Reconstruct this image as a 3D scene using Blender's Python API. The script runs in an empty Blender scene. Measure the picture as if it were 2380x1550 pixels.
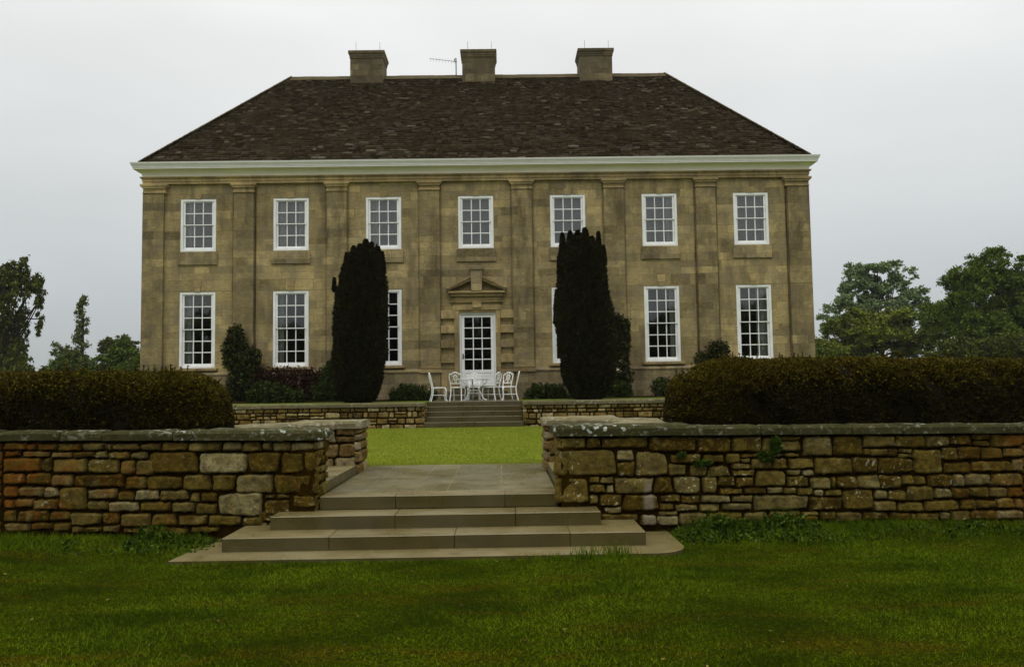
import bpy, math, random
import numpy as np
from mathutils import Vector, Matrix, noise as mnoise

random.seed(7); rng = np.random.default_rng(7)
R = math.radians
sc = bpy.context.scene
col = sc.collection

# ------------------------------------------------------------------ camera
cam_d = bpy.data.cameras.new("camera"); cam = bpy.data.objects.new("camera", cam_d); col.objects.link(cam)
cam_d.sensor_width = 36.0
cam_d.lens = 36.0 * 1850.0 / 2380.0
cam_d.clip_start = 0.1; cam_d.clip_end = 3000
PITCH, YAW, ROLL, EYE = R(3.7), R(0.68), R(0.85), 1.78
fwd = Vector((math.sin(YAW)*math.cos(PITCH), math.cos(YAW)*math.cos(PITCH), math.sin(PITCH)))
r0 = fwd.cross(Vector((0, 0, 1))).normalized(); u0 = r0.cross(fwd)
rt = math.cos(ROLL)*r0 - math.sin(ROLL)*u0; up = math.sin(ROLL)*r0 + math.cos(ROLL)*u0
mw = Matrix((rt, up, -fwd)).transposed().to_4x4(); mw.translation = (0, 0, EYE)
cam.matrix_world = mw
sc.camera = cam

# ------------------------------------------------------------------ world: overcast sky over a Nishita sky
SUN_EL, SUN_AZ = R(62), R(200)      # high, behind the camera, veiled by cloud
w = bpy.data.worlds.new("World"); sc.world = w; w.use_nodes = True
wn = w.node_tree; wn.nodes.clear(); WN = wn.nodes.new; WL = wn.links.new
out = WN('ShaderNodeOutputWorld')
sky = WN('ShaderNodeTexSky'); sky.sky_type = 'NISHITA'; sky.sun_disc = False
sky.sun_elevation = SUN_EL; sky.sun_rotation = SUN_AZ
bgs = WN('ShaderNodeBackground'); bgs.inputs['Strength'].default_value = 0.05
WL(sky.outputs[0], bgs.inputs['Color'])
tc = WN('ShaderNodeTexCoord'); sx = WN('ShaderNodeSeparateXYZ'); WL(tc.outputs['Generated'], sx.inputs[0])
cr = WN('ShaderNodeValToRGB')       # CIE overcast sky: the zenith about three times the horizon
cr.color_ramp.elements[0].position = 0.0; cr.color_ramp.elements[0].color = (0.40, 0.425, 0.43, 1)
cr.color_ramp.elements[1].position = 1.0; cr.color_ramp.elements[1].color = (2.25, 2.25, 2.18, 1)
for p, c in ((0.10, (0.50, 0.53, 0.54, 1)), (0.26, (0.66, 0.68, 0.68, 1)), (0.46, (0.86, 0.865, 0.85, 1)), (0.7, (1.5, 1.5, 1.46, 1))):
    e = cr.color_ramp.elements.new(p); e.color = c
WL(sx.outputs['Z'], cr.inputs[0])
nz = WN('ShaderNodeTexNoise'); nz.inputs['Scale'].default_value = 1.6; nz.inputs['Detail'].default_value = 4
mpw = WN('ShaderNodeMapping'); mpw.inputs['Scale'].default_value = (1, 1, 2.5); WL(tc.outputs['Generated'], mpw.inputs[0]); WL(mpw.outputs[0], nz.inputs['Vector'])
mr = WN('ShaderNodeMapRange'); mr.inputs[1].default_value = 0.3; mr.inputs[2].default_value = 0.7; mr.inputs[3].default_value = 0.9; mr.inputs[4].default_value = 1.1
WL(nz.outputs[0], mr.inputs[0])
bgc = WN('ShaderNodeBackground'); WL(cr.outputs[0], bgc.inputs['Color']); WL(mr.outputs[0], bgc.inputs['Strength'])
ms = WN('ShaderNodeMixShader'); ms.inputs[0].default_value = 0.92
WL(bgs.outputs[0], ms.inputs[1]); WL(bgc.outputs[0], ms.inputs[2]); WL(ms.outputs[0], out.inputs[0])

sun_d = bpy.data.lights.new("sun", 'SUN'); sun = bpy.data.objects.new("sun", sun_d); col.objects.link(sun)
sun_d.energy = 0.5; sun_d.angle = R(25); sun_d.color = (1.0, 0.94, 0.82)
sdir = Vector((math.sin(SUN_AZ)*math.cos(SUN_EL), math.cos(SUN_AZ)*math.cos(SUN_EL), math.sin(SUN_EL)))
sun.rotation_euler = sdir.to_track_quat('Z', 'Y').to_euler()

sc.view_settings.view_transform = 'Standard'; sc.view_settings.look = 'None'
sc.view_settings.exposure = 0.15; sc.view_settings.gamma = 1.0; sc.view_settings.use_curve_mapping = False
sc.cycles.max_bounces = 6; sc.cycles.transparent_max_bounces = 12

# ------------------------------------------------------------------ node helpers
class NT:
    def __init__(s, name, rough=0.85, spec=0.25):
        s.m = bpy.data.materials.new(name); s.m.use_nodes = True; s.t = s.m.node_tree
        s.b = s.t.nodes['Principled BSDF']; s.b.inputs['Roughness'].default_value = rough
        s.b.inputs['Specular IOR Level'].default_value = spec
        s.tc = s.t.nodes.new('ShaderNodeTexCoord')
    def n(s, t, **k):
        x = s.t.nodes.new(t)
        for a, b in k.items(): setattr(x, a, b)
        return x
    def l(s, a, b): s.t.links.new(a, b)
    def coord(s, scale=(1, 1, 1), rot=(0, 0, 0), loc=(0, 0, 0)):
        mp = s.n('ShaderNodeMapping'); mp.inputs['Scale'].default_value = scale; mp.inputs['Rotation'].default_value = rot; mp.inputs['Location'].default_value = loc
        s.l(s.tc.outputs['Object'], mp.inputs[0]); return mp.outputs[0]
    def noise(s, scale, detail=4, vec=None, rough=0.55):
        x = s.n('ShaderNodeTexNoise'); x.inputs['Scale'].default_value = scale; x.inputs['Detail'].default_value = detail; x.inputs['Roughness'].default_value = rough
        s.l(vec if vec else s.tc.outputs['Object'], x.inputs['Vector']); return x.outputs[0]
    def island(s): return s.n('ShaderNodeNewGeometry').outputs['Random Per Island']
    def ramp(s, fac, stops, const=False):
        x = s.n('ShaderNodeValToRGB'); r = x.color_ramp
        if const: r.interpolation = 'CONSTANT'
        r.elements[0].position = stops[0][0]; r.elements[0].color = tuple(stops[0][1])+(1,)
        r.elements[1].position = stops[-1][0]; r.elements[1].color = tuple(stops[-1][1])+(1,)
        for p, c in stops[1:-1]:
            e = r.elements.new(p); e.color = tuple(c)+(1,)
        s.l(fac, x.inputs[0]); return x.outputs[0]
    def rng(s, fac, a, b, c=0.0, d=1.0):
        x = s.n('ShaderNodeMapRange'); 
        for i, v in enumerate((a, b, c, d)): x.inputs[i+1].default_value = v
        s.l(fac, x.inputs[0]); return x.outputs[0]
    def math(s, op, a, b=None):
        x = s.n('ShaderNodeMath', operation=op)
        for i, v in enumerate((a, b)):
            if v is None: continue
            if isinstance(v, (int, float)): x.inputs[i].default_value = v
            else: s.l(v, x.inputs[i])
        return x.outputs[0]
    def mix(s, fac, a, b, mode='MIX'):
        x = s.n('ShaderNodeMix', data_type='RGBA', blend_type=mode)
        for sock, v in ((x.inputs[0], fac), (x.inputs[6], a), (x.inputs[7], b)):
            if isinstance(v, (int, float)): sock.default_value = v
            elif isinstance(v, tuple): sock.default_value = v+(1,)
            else: s.l(v, sock)
        return x.outputs[2]
    def base(s, c):
        if isinstance(c, tuple): s.b.inputs['Base Color'].default_value = c+(1,)
        else: s.l(c, s.b.inputs['Base Color'])
    def bump(s, h, strength=0.4, dist=0.02):
        x = s.n('ShaderNodeBump'); x.inputs['Strength'].default_value = strength; x.inputs['Distance'].default_value = dist
        s.l(h, x.inputs['Height']); s.l(x.outputs[0], s.b.inputs['Normal'])

MT = {}
def mat_paint(name, c, rough=0.45, var=0.12):
    a = NT(name, rough, 0.4); n = a.noise(3.0, 5)
    d = tuple(v*(1-var) for v in c); a.base(a.mix(a.rng(n, 0.35, 0.65), c, d)); a.bump(a.noise(40, 3), 0.08, 0.002); return a.m
MT['white'] = mat_paint('white_paint', (0.86, 0.87, 0.86), .06)
MT['furniture'] = mat_paint('furniture_paint', (0.82, 0.85, 0.83))
a = NT('cornice_paint', 0.5, 0.3)   # cream paint with faint board joints and soot streaks
n = a.noise(1.2, 5, a.coord((1.0, 1, 3))); MTc = a.mix(a.rng(n, 0.4, 0.75), (0.84, 0.80, 0.68), (0.74, 0.70, 0.56))
a.base(MTc); MT['cove'] = a.m
MT['fascia'] = mat_paint('fascia_paint', (0.74, 0.74, 0.70), 0.4, 0.08)

def mat_ashlar(name, light, mid, dark, bw=0.78, bh=0.295, stain=0.6, edge_shade_stain=False):
    a = NT(name, 0.9, 0.15)
    sp = a.n('ShaderNodeSeparateXYZ'); a.l(a.tc.outputs['Object'], sp.inputs[0])
    u = a.math('ADD', sp.outputs['X'], sp.outputs['Y'])
    zz = a.math('ADD', sp.outputs['Z'], a.math('ADD', a.math('MULTIPLY', a.math('SINE', a.math('MULTIPLY', sp.outputs['Z'], 2.3)), .10), a.math('MULTIPLY', a.math('SINE', a.math('MULTIPLY', sp.outputs['Z'], 5.3)), .045)))
    row = a.math('FLOOR', a.math('DIVIDE', zz, bh))
    u = a.math('ADD', u, a.math('ADD', a.math('MULTIPLY', a.math('SINE', a.math('ADD', a.math('MULTIPLY', u, 1.9), a.math('MULTIPLY', row, 2.4))), .22), a.math('MULTIPLY', a.math('SINE', a.math('MULTIPLY', row, 5.1)), .3)))
    cb = a.n('ShaderNodeCombineXYZ'); a.l(u, cb.inputs[0]); a.l(zz, cb.inputs[1])
    wv = a.n('ShaderNodeVectorMath', operation='ADD'); a.l(cb.outputs[0], wv.inputs[0])
    def brick(w_, h_, ofs, sq, sf):
        b = a.n('ShaderNodeTexBrick'); b.offset = ofs; b.squash = sq; b.squash_frequency = sf
        for k, v in (('Scale', 1.0), ('Mortar Size', 0.007), ('Mortar Smooth', 0.1), ('Brick Width', w_), ('Row Height', h_), ('Bias', 0.0)): b.inputs[k].default_value = v
        b.inputs['Color1'].default_value = (0, 0, 0, 1); b.inputs['Color2'].default_value = (1, 1, 1, 1); b.inputs['Mortar'].default_value = (.45, .45, .45, 1)
        a.l(cb.outputs[0], b.inputs['Vector']); return b
    b1 = brick(bw, bh, 0.5, 1.5, 3); b2 = brick(bw*1.7, bh*2, 0.37, 1.0, 2)
    f = a.mix(0.45, b1.outputs['Color'], b2.outputs['Color'])
    nn = a.noise(1.3, 6, None, 0.62); nf = a.noise(6, 7, a.coord((1, 1, 2.6)), 0.75)
    f2 = a.math('ADD', a.math('MULTIPLY', f, 0.66), a.math('ADD', a.math('MULTIPLY', a.rng(nn, 0.38, 0.62), 0.12), a.math('MULTIPLY', a.rng(nf, .40, .60), 0.22)))
    c = a.ramp(f2, [(0.16, dark), (0.40, tuple(v*.85 for v in mid)), (0.58, tuple(v*1.1 for v in mid)), (0.84, light)])
    ng = a.noise(2.1, 4, a.coord(loc=(7, 2, 3))); c = a.mix(a.rng(ng, .45, .62, 0, .55), c, a.mix(.5, (dark[0], dark[1]*1.06, dark[2]*1.5), (mid[0]*.9, mid[1]*.98, mid[2]*1.35)))
    st = a.noise(1.0, 7, a.coord((2.2, 2.2, 0.5)), 0.66); st2 = a.noise(0.35, 3)
    sm = a.math('MULTIPLY', a.rng(st, 0.45, 0.66), a.rng(st2, 0.36, 0.56))
    c = a.mix(a.math('MULTIPLY', sm, stain), c, (0.075, 0.055, 0.028))
    c = a.mix(a.math('MULTIPLY', b1.outputs['Fac'], 0.45), c, (0.12, 0.085, 0.035))
    # stain lines with painted edge shadow beside each pilaster
    if edge_shade_stain:
        ph = a.math('ABSOLUTE', a.math('SUBTRACT', a.math('MODULO', a.math('ADD', sp.outputs['X'], 34.4), 3.44), 1.72))
        ln = a.rng(a.math('ABSOLUTE', a.math('SUBTRACT', ph, a.math('ADD', .395, a.math('MULTIPLY', a.noise(3, 3), .02)))), .055, .012)
        far = a.rng(a.math('ABSOLUTE', sp.outputs['X']), 5, 8.6, .45, 1.0)
        c = a.mix(a.math('MULTIPLY', a.math('MULTIPLY', ln, far), a.rng(a.noise(1.5, 4, a.coord((1, 1, .6))), .3, .6, .45, .95)), c, (0.035, 0.022, 0.010))
    fl = a.noise(24, 3, a.coord((1, 1, 1.6))); c = a.mix(a.rng(fl, 0.62, 0.76, 0, .55), c, (0.11, 0.075, 0.03)); c = a.mix(a.rng(a.noise(17, 3, a.coord(loc=(4, 4, 4))), 0.64, 0.8, 0, .5), c, light)
    a.base(c); a.bump(a.math('ADD', a.noise(30, 5), a.math('MULTIPLY', b1.outputs['Fac'], -1.5)), 0.35, 0.012)
    return a.m
MT['ashlar'] = mat_ashlar('ashlar_stone', (0.52, 0.405, 0.185), (0.310, 0.242, 0.112), (0.130, 0.099, 0.046), edge_shade_stain=True)
MT['pilaster'] = mat_ashlar('pilaster_stone', (0.42, 0.33, 0.155), (0.240, 0.188, 0.088), (0.100, 0.076, 0.036), 0.83, 0.295, 0.8)
MT['dressed'] = mat_ashlar('dressed_stone', (0.50, 0.38, 0.17), (0.34, 0.255, 0.115), (0.17, 0.12, 0.05), 1.5, 0.6, 0.7)
MT['plinth'] = mat_ashlar('plinth_stone', (0.42, 0.33, 0.17), (0.27, 0.215, 0.11), (0.12, 0.09, 0.042), 0.7, 0.35, 0.8)
MT['chimney'] = mat_ashlar('chimney_stone', (0.30, 0.235, 0.12), (0.145, 0.115, 0.062), (0.055, 0.042, 0.022), 0.6, 0.3, 0.8)

a = NT('stone_slates', 0.9, 0.03)
c = a.ramp(a.island(), [(0.0, (0.016, 0.010, 0.005)), (0.3, (0.032, 0.022, 0.011)), (0.65, (0.046, 0.033, 0.017)), (0.85, (0.052, 0.044, 0.032)), (0.96, (0.075, 0.061, 0.036)), (1.0, (0.15, 0.13, 0.09))])
n = a.noise(0.7, 5); c = a.mix(a.rng(n, 0.4, 0.7, 0, .6), c, (0.036, 0.028, 0.014))
c = a.mix(a.rng(a.noise(5, 4), 0.6, 0.8, 0, .7), c, (0.075, 0.058, 0.030)); c = a.mix(a.rng(a.noise(2.2, 3), 0.66, 0.8, 0, .5), c, (0.03, 0.035, 0.01))
a.base(c); a.bump(a.noise(22, 4), 0.4, 0.02); MT['slate'] = a.m
a = NT('slate_underlay', 0.9, 0.1); a.base(a.mix(a.noise(4, 3), (0.014, 0.010, 0.007), (0.03, 0.022, 0.014))); MT['underlay'] = a.m
a = NT('ridge_stone', 0.9, 0.05); a.base(a.mix(a.noise(3, 5), (0.05, 0.038, 0.018), (0.13, 0.105, 0.055))); a.bump(a.noise(20), .4, .01); MT['ridge'] = a.m

def mat_rubble(name, stops, red=0.0, lich=0.5, moss=0.4, red_at=(0, 1)):
    a = NT(name, 0.95, 0.0)
    c = a.ramp(a.island(), stops)
    n1 = a.noise(7, 7, None, 0.68); c = a.mix(a.rng(n1, 0.36, 0.6, 0.72, 0), c, (0.018, 0.011, 0.004))
    n2 = a.noise(15, 6, None, 0.75); c = a.mix(a.rng(n2, 0.50, 0.68, 0, .8), c, (0.21, 0.145, 0.022)); c = a.mix(a.rng(a.noise(28, 4, a.coord(loc=(2, 2, 2)), .7), .52, .7, 0, .7), c, (0.025, 0.018, 0.006))
    n3 = a.noise(4.2, 5, a.coord(loc=(3, 1, 7)), 0.6); c = a.mix(a.rng(n3, 0.58, 0.72, 0, lich), c, (0.27, 0.23, 0.09))
    v = a.n('ShaderNodeTexVoronoi'); v.inputs['Scale'].default_value = 15; wv = a.n('ShaderNodeVectorMath', operation='ADD'); nv = a.n('ShaderNodeTexNoise'); nv.inputs['Scale'].default_value = 12; nv.inputs['Detail'].default_value = 4
    a.l(a.tc.outputs['Object'], nv.inputs['Vector']); sv = a.n('ShaderNodeVectorMath', operation='SCALE'); a.l(nv.outputs['Color'], sv.inputs[0]); sv.inputs['Scale'].default_value = .16; a.l(a.tc.outputs['Object'], wv.inputs[0]); a.l(sv.outputs[0], wv.inputs[1]); a.l(wv.outputs[0], v.inputs['Vector'])
    sm = a.math('MULTIPLY', a.rng(a.math('ADD', v.outputs['Distance'], a.math('MULTIPLY', a.noise(5, 4), .5)), 0.52, 0.40), a.rng(a.noise(2.3, 2, a.coord(loc=(9, 0, 2))), 0.50, 0.60)); c = a.mix(a.math('MULTIPLY', sm, min(1, lich*1.4)), c, (0.34, 0.32, 0.20))
    n4 = a.noise(3.0, 5, a.coord(loc=(1, 5, 3)), 0.65); c = a.mix(a.rng(n4, 0.56, 0.74, 0, moss), c, (0.035, 0.045, 0.006))
    if red: 
        n5 = a.noise(2.6, 6, a.coord(loc=(-4, 2, 1)), 0.7); sx_ = a.n('ShaderNodeSeparateXYZ'); a.l(a.tc.outputs['Object'], sx_.inputs[0])
        g = a.rng(sx_.outputs['X'], *red_at)
        c = a.mix(a.math('MULTIPLY', a.math('MULTIPLY', a.rng(n5, 0.47, 0.6), g), red), c, (0.19, 0.055, 0.006))
    a.base(c); a.bump(a.math('ADD', a.noise(34, 6, None, .7), a.math('MULTIPLY', n1, 1.4)), 0.75, 0.02); return a
ST = [(0.0, (0.050, 0.030, 0.005)), (0.22, (0.088, 0.058, 0.009)), (0.5, (0.122, 0.088, 0.017)), (0.74, (0.150, 0.114, 0.032)), (0.92, (0.18, 0.148, 0.058)), (1.0, (0.34, 0.29, 0.14))]
MT['rubble_left'] = mat_rubble('rubble_stone_left', ST, 0.6, red_at=(2.4, 0.6)).m
a = mat_rubble('rubble_stone_right', ST, 0.6, 0.8, red_at=(1.2, 2.6))
# pale lime streak under a small spout hole
sp = a.n('ShaderNodeSeparateXYZ'); a.l(a.tc.outputs['Object'], sp.inputs[0])
xx = a.math('ADD', sp.outputs['X'], a.math('MULTIPLY', a.noise(5, 3), 0.10))
bx_ = a.math('MULTIPLY', a.rng(a.math('ABSOLUTE', a.math('SUBTRACT', xx, -2.25)), 0.085, 0.035), a.math('MULTIPLY', a.rng(sp.outputs['Z'], 0.66, 0.58), a.rng(sp.outputs['Z'], 0.0, 0.1)))
old = a.b.inputs['Base Color'].links[0].from_socket
a.base(a.mix(a.math('MULTIPLY', bx_, 0.6), old, (0.30, 0.26, 0.19))); MT['rubble_right'] = a.m
STF = [(0.0, (0.045, 0.030, 0.010)), (0.3, (0.14, 0.085, 0.022)), (0.6, (0.30, 0.20, 0.07)), (0.85, (0.37, 0.29, 0.13)), (1.0, (0.50, 0.42, 0.24))]
MT['rubble_far'] = mat_rubble('rubble_stone_terrace', STF, 0.0, 0.4, 0.2).m
STN = [(0.0, (0.12, 0.075, 0.026)), (0.3, (0.19, 0.12, 0.045)), (0.6, (0.24, 0.17, 0.075)), (0.85, (0.30, 0.25, 0.14)), (1.0, (0.38, 0.34, 0.24))]
MT['rubble_alcove'] = mat_rubble('rubble_stone_alcove', STN, 0.0, 0.6, 0.15).m
a = NT('wall_core', 0.95, 0.0); a.base(a.mix(a.noise(14, 5), (0.010, 0.005, 0.0005), (0.036, 0.020, 0.002))); a.bump(a.noise(30, 4), .8, .03); MT['core'] = a.m

def mat_coping(name, c0, c1, lich, moss):
    a = NT(name, 0.9, 0.03)
    c = a.mix(a.noise(5, 6, None, .65), c0, c1); c = a.mix(a.math('MULTIPLY', a.island(), 0.45), c, (c0[0]*.7, c0[1]*.75, c0[2]*.8))
    v = a.n('ShaderNodeTexVoronoi'); v.inputs['Scale'].default_value = 11; v.inputs['Randomness'].default_value = 1
    wv = a.n('ShaderNodeVectorMath', operation='ADD'); nn = a.n('ShaderNodeTexNoise'); nn.inputs['Scale'].default_value = 14; a.l(a.tc.outputs['Object'], nn.inputs['Vector'])
    sc_ = a.n('ShaderNodeVectorMath', operation='SCALE'); a.l(nn.outputs['Color'], sc_.inputs[0]); sc_.inputs['Scale'].default_value = 0.09
    a.l(a.tc.outputs['Object'], wv.inputs[0]); a.l(sc_.outputs[0], wv.inputs[1]); a.l(wv.outputs[0], v.inputs['Vector'])
    big = a.rng(a.noise(1.1, 2, a.coord(loc=(2, 0, 0))), 0.46, 0.56)
    sp_ = a.math('MULTIPLY', a.rng(v.outputs['Distance'], 0.36, 0.28), big); c = a.mix(a.math('MULTIPLY', sp_, lich), c, (0.38, 0.42, 0.36))
    n2 = a.noise(16, 6, None, .7); c = a.mix(a.rng(n2, .55, .72, 0, lich*.7), c, (0.34, 0.34, 0.27)); c = a.mix(a.rng(a.noise(3.5, 5, a.coord(loc=(5, 5, 5))), .52, .7, 0, moss), c, (0.03, 0.035, 0.008))
    a.base(c); a.bump(a.math('ADD', n2, a.noise(45, 4)), 0.7, 0.012); return a.m
MT['coping'] = mat_coping('coping_stone', (0.026, 0.026, 0.008), (0.075, 0.068, 0.027), 0.9, 0.6)
MT['coping_pale'] = mat_coping('coping_stone_pale', (0.12, 0.10, 0.052), (0.27, 0.23, 0.13), 0.5, 0.55)
MT['coping_far'] = mat_coping('coping_stone_terrace', (0.09, 0.075, 0.036), (0.19, 0.16, 0.085), 0.35, 0.5)

def mat_flag(name, c0, c1, rough=0.6, isl=0.5, spec=0.5, riser_shade=0.0):
    a = NT(name, rough, spec); c = a.mix(a.rng(a.noise(1.6, 6, None, .6), .3, .7), c0, c1)
    c = a.mix(a.math('MULTIPLY', a.island(), isl), c, tuple(v*.6 for v in c0)); sp_ = a.noise(60, 3)
    c = a.mix(a.rng(sp_, .58, .75, 0, .5), c, tuple(v*1.6 for v in c1)); c = a.mix(a.rng(a.noise(4, 6), .55, .75, 0, .6), c, tuple(v*.45 for v in c0))
    if riser_shade:     # shade painted into the colour: upright faces go dark brown, tops stay pale
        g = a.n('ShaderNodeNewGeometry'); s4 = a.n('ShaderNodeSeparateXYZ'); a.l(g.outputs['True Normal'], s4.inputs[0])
        up_ = a.rng(a.math('ABSOLUTE', s4.outputs['Z']), .35, .75, 1, 0); c = a.mix(a.math('MULTIPLY', a.math('MULTIPLY', up_, a.rng(a.noise(2.5, 5), .3, .6, .75, 1.0)), riser_shade), c, (0.040, 0.031, 0.004))
    a.base(c)
    a.l(a.rng(a.noise(1.3, 4, a.coord(loc=(4, 4, 0))), .4, .65, rough-.2, rough+.15), a.b.inputs['Roughness']); a.bump(a.noise(50, 5), .35, .006); return a.m
MT['flag'] = mat_flag('paving_flagstone', (0.090, 0.076, 0.032), (0.145, 0.122, 0.055), 0.42)
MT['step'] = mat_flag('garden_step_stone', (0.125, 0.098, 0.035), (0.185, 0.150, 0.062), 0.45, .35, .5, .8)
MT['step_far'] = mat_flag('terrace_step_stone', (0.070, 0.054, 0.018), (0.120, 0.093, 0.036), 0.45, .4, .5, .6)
a = NT('joint_mortar', .9, .1); a.base(a.mix(a.noise(20), (0.14, .12, .06), (0.26, 0.225, 0.13))); MT['mortar'] = a.m

def mat_leaf(name, stops, rough=0.55, big=0.5, bigc=None, spec=0.06):
    a = NT(name, rough, spec); c = a.ramp(a.island(), stops)
    if bigc: c = a.mix(a.rng(a.noise(big, 4), .42, .66, 0, .75), c, bigc)
    a.base(c); return a.m
MT['yew'] = mat_leaf('yew_leaves', [(0, (0.008, 0.005, 0.001)), (.6, (0.015, 0.012, 0.002)), (.9, (0.025, 0.026, 0.004)), (1, (0.045, 0.052, 0.007))], .6)
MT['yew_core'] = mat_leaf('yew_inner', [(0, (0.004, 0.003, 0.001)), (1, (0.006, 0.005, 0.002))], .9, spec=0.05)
MT['hedge'] = mat_leaf('hedge_leaves', [(0, (0.009, 0.006, 0.0005)), (.5, (0.015, 0.011, 0.001)), (.85, (0.022, 0.018, 0.001)), (1, (0.034, 0.030, 0.002))], .6, 0.9, (0.014, 0.012, 0.001))
MT['hedge_tip'] = mat_leaf('hedge_new_growth', [(0, (0.050, 0.040, 0.001)), (.6, (0.072, 0.060, 0.002)), (1, (0.105, 0.092, 0.003))], .6, .7, (0.072, 0.046, 0.002))
MT['shrub'] = mat_leaf('shrub_leaves', [(0, (0.010, 0.014, 0.003)), (.6, (0.028, 0.042, 0.006)), (1, (0.07, 0.10, 0.014))], .55, 1.5, (0.02, 0.022, 0.004))
MT['climber'] = mat_leaf('climber_leaves', [(0, (0.010, 0.010, 0.003)), (.6, (0.026, 0.030, 0.006)), (1, (0.06, 0.07, 0.012))], .55)
MT['purple'] = mat_leaf('purple_hedge_leaves', [(0, (0.012, 0.004, 0.002)), (.6, (0.028, 0.010, 0.005)), (1, (0.055, 0.022, 0.010))], .6)
MT['bright'] = mat_leaf('young_leaves', [(0, (0.03, 0.05, 0.006)), (.6, (0.07, 0.11, 0.012)), (1, (0.14, 0.18, 0.03))], .55)
MT['flower'] = mat_leaf('rose_petals', [(0, (0.5, 0.36, 0.22)), (1, (0.75, 0.62, 0.45))], .5)
MT['nettle'] = mat_leaf('weed_leaves', [(0, (0.012, 0.024, 0.002)), (.6, (0.030, 0.056, 0.004)), (1, (0.070, 0.11, 0.010))], .5)
MT['t_dark'] = mat_leaf('dark_tree_leaves', [(0, (0.028, 0.032, 0.004)), (.6, (0.058, 0.070, 0.008)), (1, (0.10, 0.12, 0.014))], .6)
MT['t_mid'] = mat_leaf('green_tree_leaves', [(0, (0.038, 0.058, 0.005)), (.5, (0.080, 0.120, 0.011)), (1, (0.15, 0.195, 0.022))], .6, .15, (0.05, 0.068, 0.007))
MT['t_blue'] = mat_leaf('hazed_tree_leaves', [(0, (0.10, 0.15, 0.06)), (.5, (0.18, 0.24, 0.10)), (1, (0.25, 0.31, 0.14))], .6)  # distance haze put into the leaf colour, paler than the nearer trees
MT['t_olive'] = mat_leaf('olive_tree_leaves', [(0, (0.075, 0.095, 0.008)), (.5, (0.15, 0.175, 0.018)), (1, (0.22, 0.24, 0.03))], .6, .2, (0.05, .07, .014))
MT['t_larch'] = mat_leaf('larch_needles', [(0, (0.045, 0.055, 0.010)), (.6, (0.09, 0.105, 0.020)), (1, (0.13, 0.145, 0.035))], .6)
a = NT('bark', .9, .1); a.base(a.mix(a.noise(3, 5, a.coord((3, 3, .6))), (0.018, 0.012, 0.006), (0.06, 0.045, 0.025))); a.bump(a.noise(8, 4, a.coord((3, 3, .5))), .6, .03); MT['bark'] = a.m

# near lawn: coarse wet grass with worn brown patches
def grass_col(a, c0, c1, brown, worn):
    x = a.noise(0.85, 6, a.coord((1, 1.5, 1)), .62)
    c = a.mix(a.rng(x, .38, .60), c0, c1)
    y = a.noise(1.0, 6, a.coord((0.55, 2.6, 1), loc=(3.1, 1.7, 0)), .65)
    c = a.mix(a.rng(y, .52, .68, 0, worn), c, brown)
    s3 = a.n('ShaderNodeSeparateXYZ'); a.l(a.tc.outputs['Object'], s3.inputs[0])      # an old scuffed track across the lawn
    tk = a.math('ABSOLUTE', a.math('SUBTRACT', a.math('ADD', s3.outputs['Y'], a.math('MULTIPLY', a.noise(.9, 4), .5)), 5.68)); tr_ = a.math('MULTIPLY', a.rng(tk, .22, .04), a.rng(a.noise(3.4, 5, a.coord((.6, 1.6, 1))), .45, .58))
    c = a.mix(a.math('MULTIPLY', tr_, worn), c, tuple(v*1.15 for v in brown))
    return c
a = NT('lawn_soil', .95, .0)
c = grass_col(a, (0.016, 0.025, 0.0002), (0.034, 0.048, 0.0003), (0.050, 0.036, 0.001), .8); c = a.mix(a.rng(a.noise(40, 4), .4, .6), c, (0.012, 0.014, 0.002)); a.base(c); a.bump(a.noise(30, 5), .9, .03); MT['soil'] = a.m
a = NT('coarse_grass', .8, .0)
c = grass_col(a, (0.032, 0.058, 0.002), (0.092, 0.138, 0.005), (0.095, 0.082, 0.006), .7)
f = a.rng(a.island(), 0, 1, .45, 1.7); m_ = a.n('ShaderNodeVectorMath', operation='SCALE'); a.l(c, m_.inputs[0]); a.l(f, m_.inputs['Scale'])
c = a.mix(a.rng(a.island(), .94, 1.0, 0, .6), m_.outputs[0], (0.15, 0.12, 0.03)); a.base(c); MT['blade'] = a.m
a = NT('fine_turf', .8, .0)
n1 = a.noise(3.2, 6, a.coord((.5, 2.2, 1)), .65); c = a.mix(a.rng(n1, .35, .65), (0.120, 0.158, 0.014), (0.190, 0.212, 0.026))
c = a.mix(a.rng(a.noise(.7, 3), .45, .65, 0, .5), c, (0.115, 0.150, 0.012)); c = a.mix(a.rng(a.noise(60, 4), .45, .7, 0, .5), c, (0.07, 0.085, 0.006))
a.base(c); a.bump(a.noise(90, 4), .8, .02); MT['turf'] = a.m
a = NT('turf_blades', .7, .0); c = a.mix(a.rng(a.noise(3.2, 6, a.coord((.5, 2.2, 1)), .65), .35, .65), (0.125, 0.165, 0.014), (0.20, 0.222, 0.026)); c = a.mix(a.math('MULTIPLY', a.island(), .5), c, (0.20, 0.23, 0.03)); a.base(c); MT['turfblade'] = a.m
a = NT('terrace_grass', .8, .1); a.base(a.mix(a.noise(2, 5), (0.06, 0.10, 0.008), (0.13, 0.16, 0.015))); a.bump(a.noise(60), .7, .02); MT['terr'] = a.m
a = NT('flower_bed_soil', .95, .05); a.base(a.mix(a.noise(9, 5), (0.018, 0.011, 0.005), (0.05, 0.032, 0.015))); a.bump(a.noise(20, 4), .8, .04); MT['bed'] = a.m
a = NT('park_grass', .9, .05); a.base(a.mix(a.noise(.05, 5), (0.05, 0.075, 0.012), (0.09, 0.12, 0.02))); MT['park'] = a.m

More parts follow.
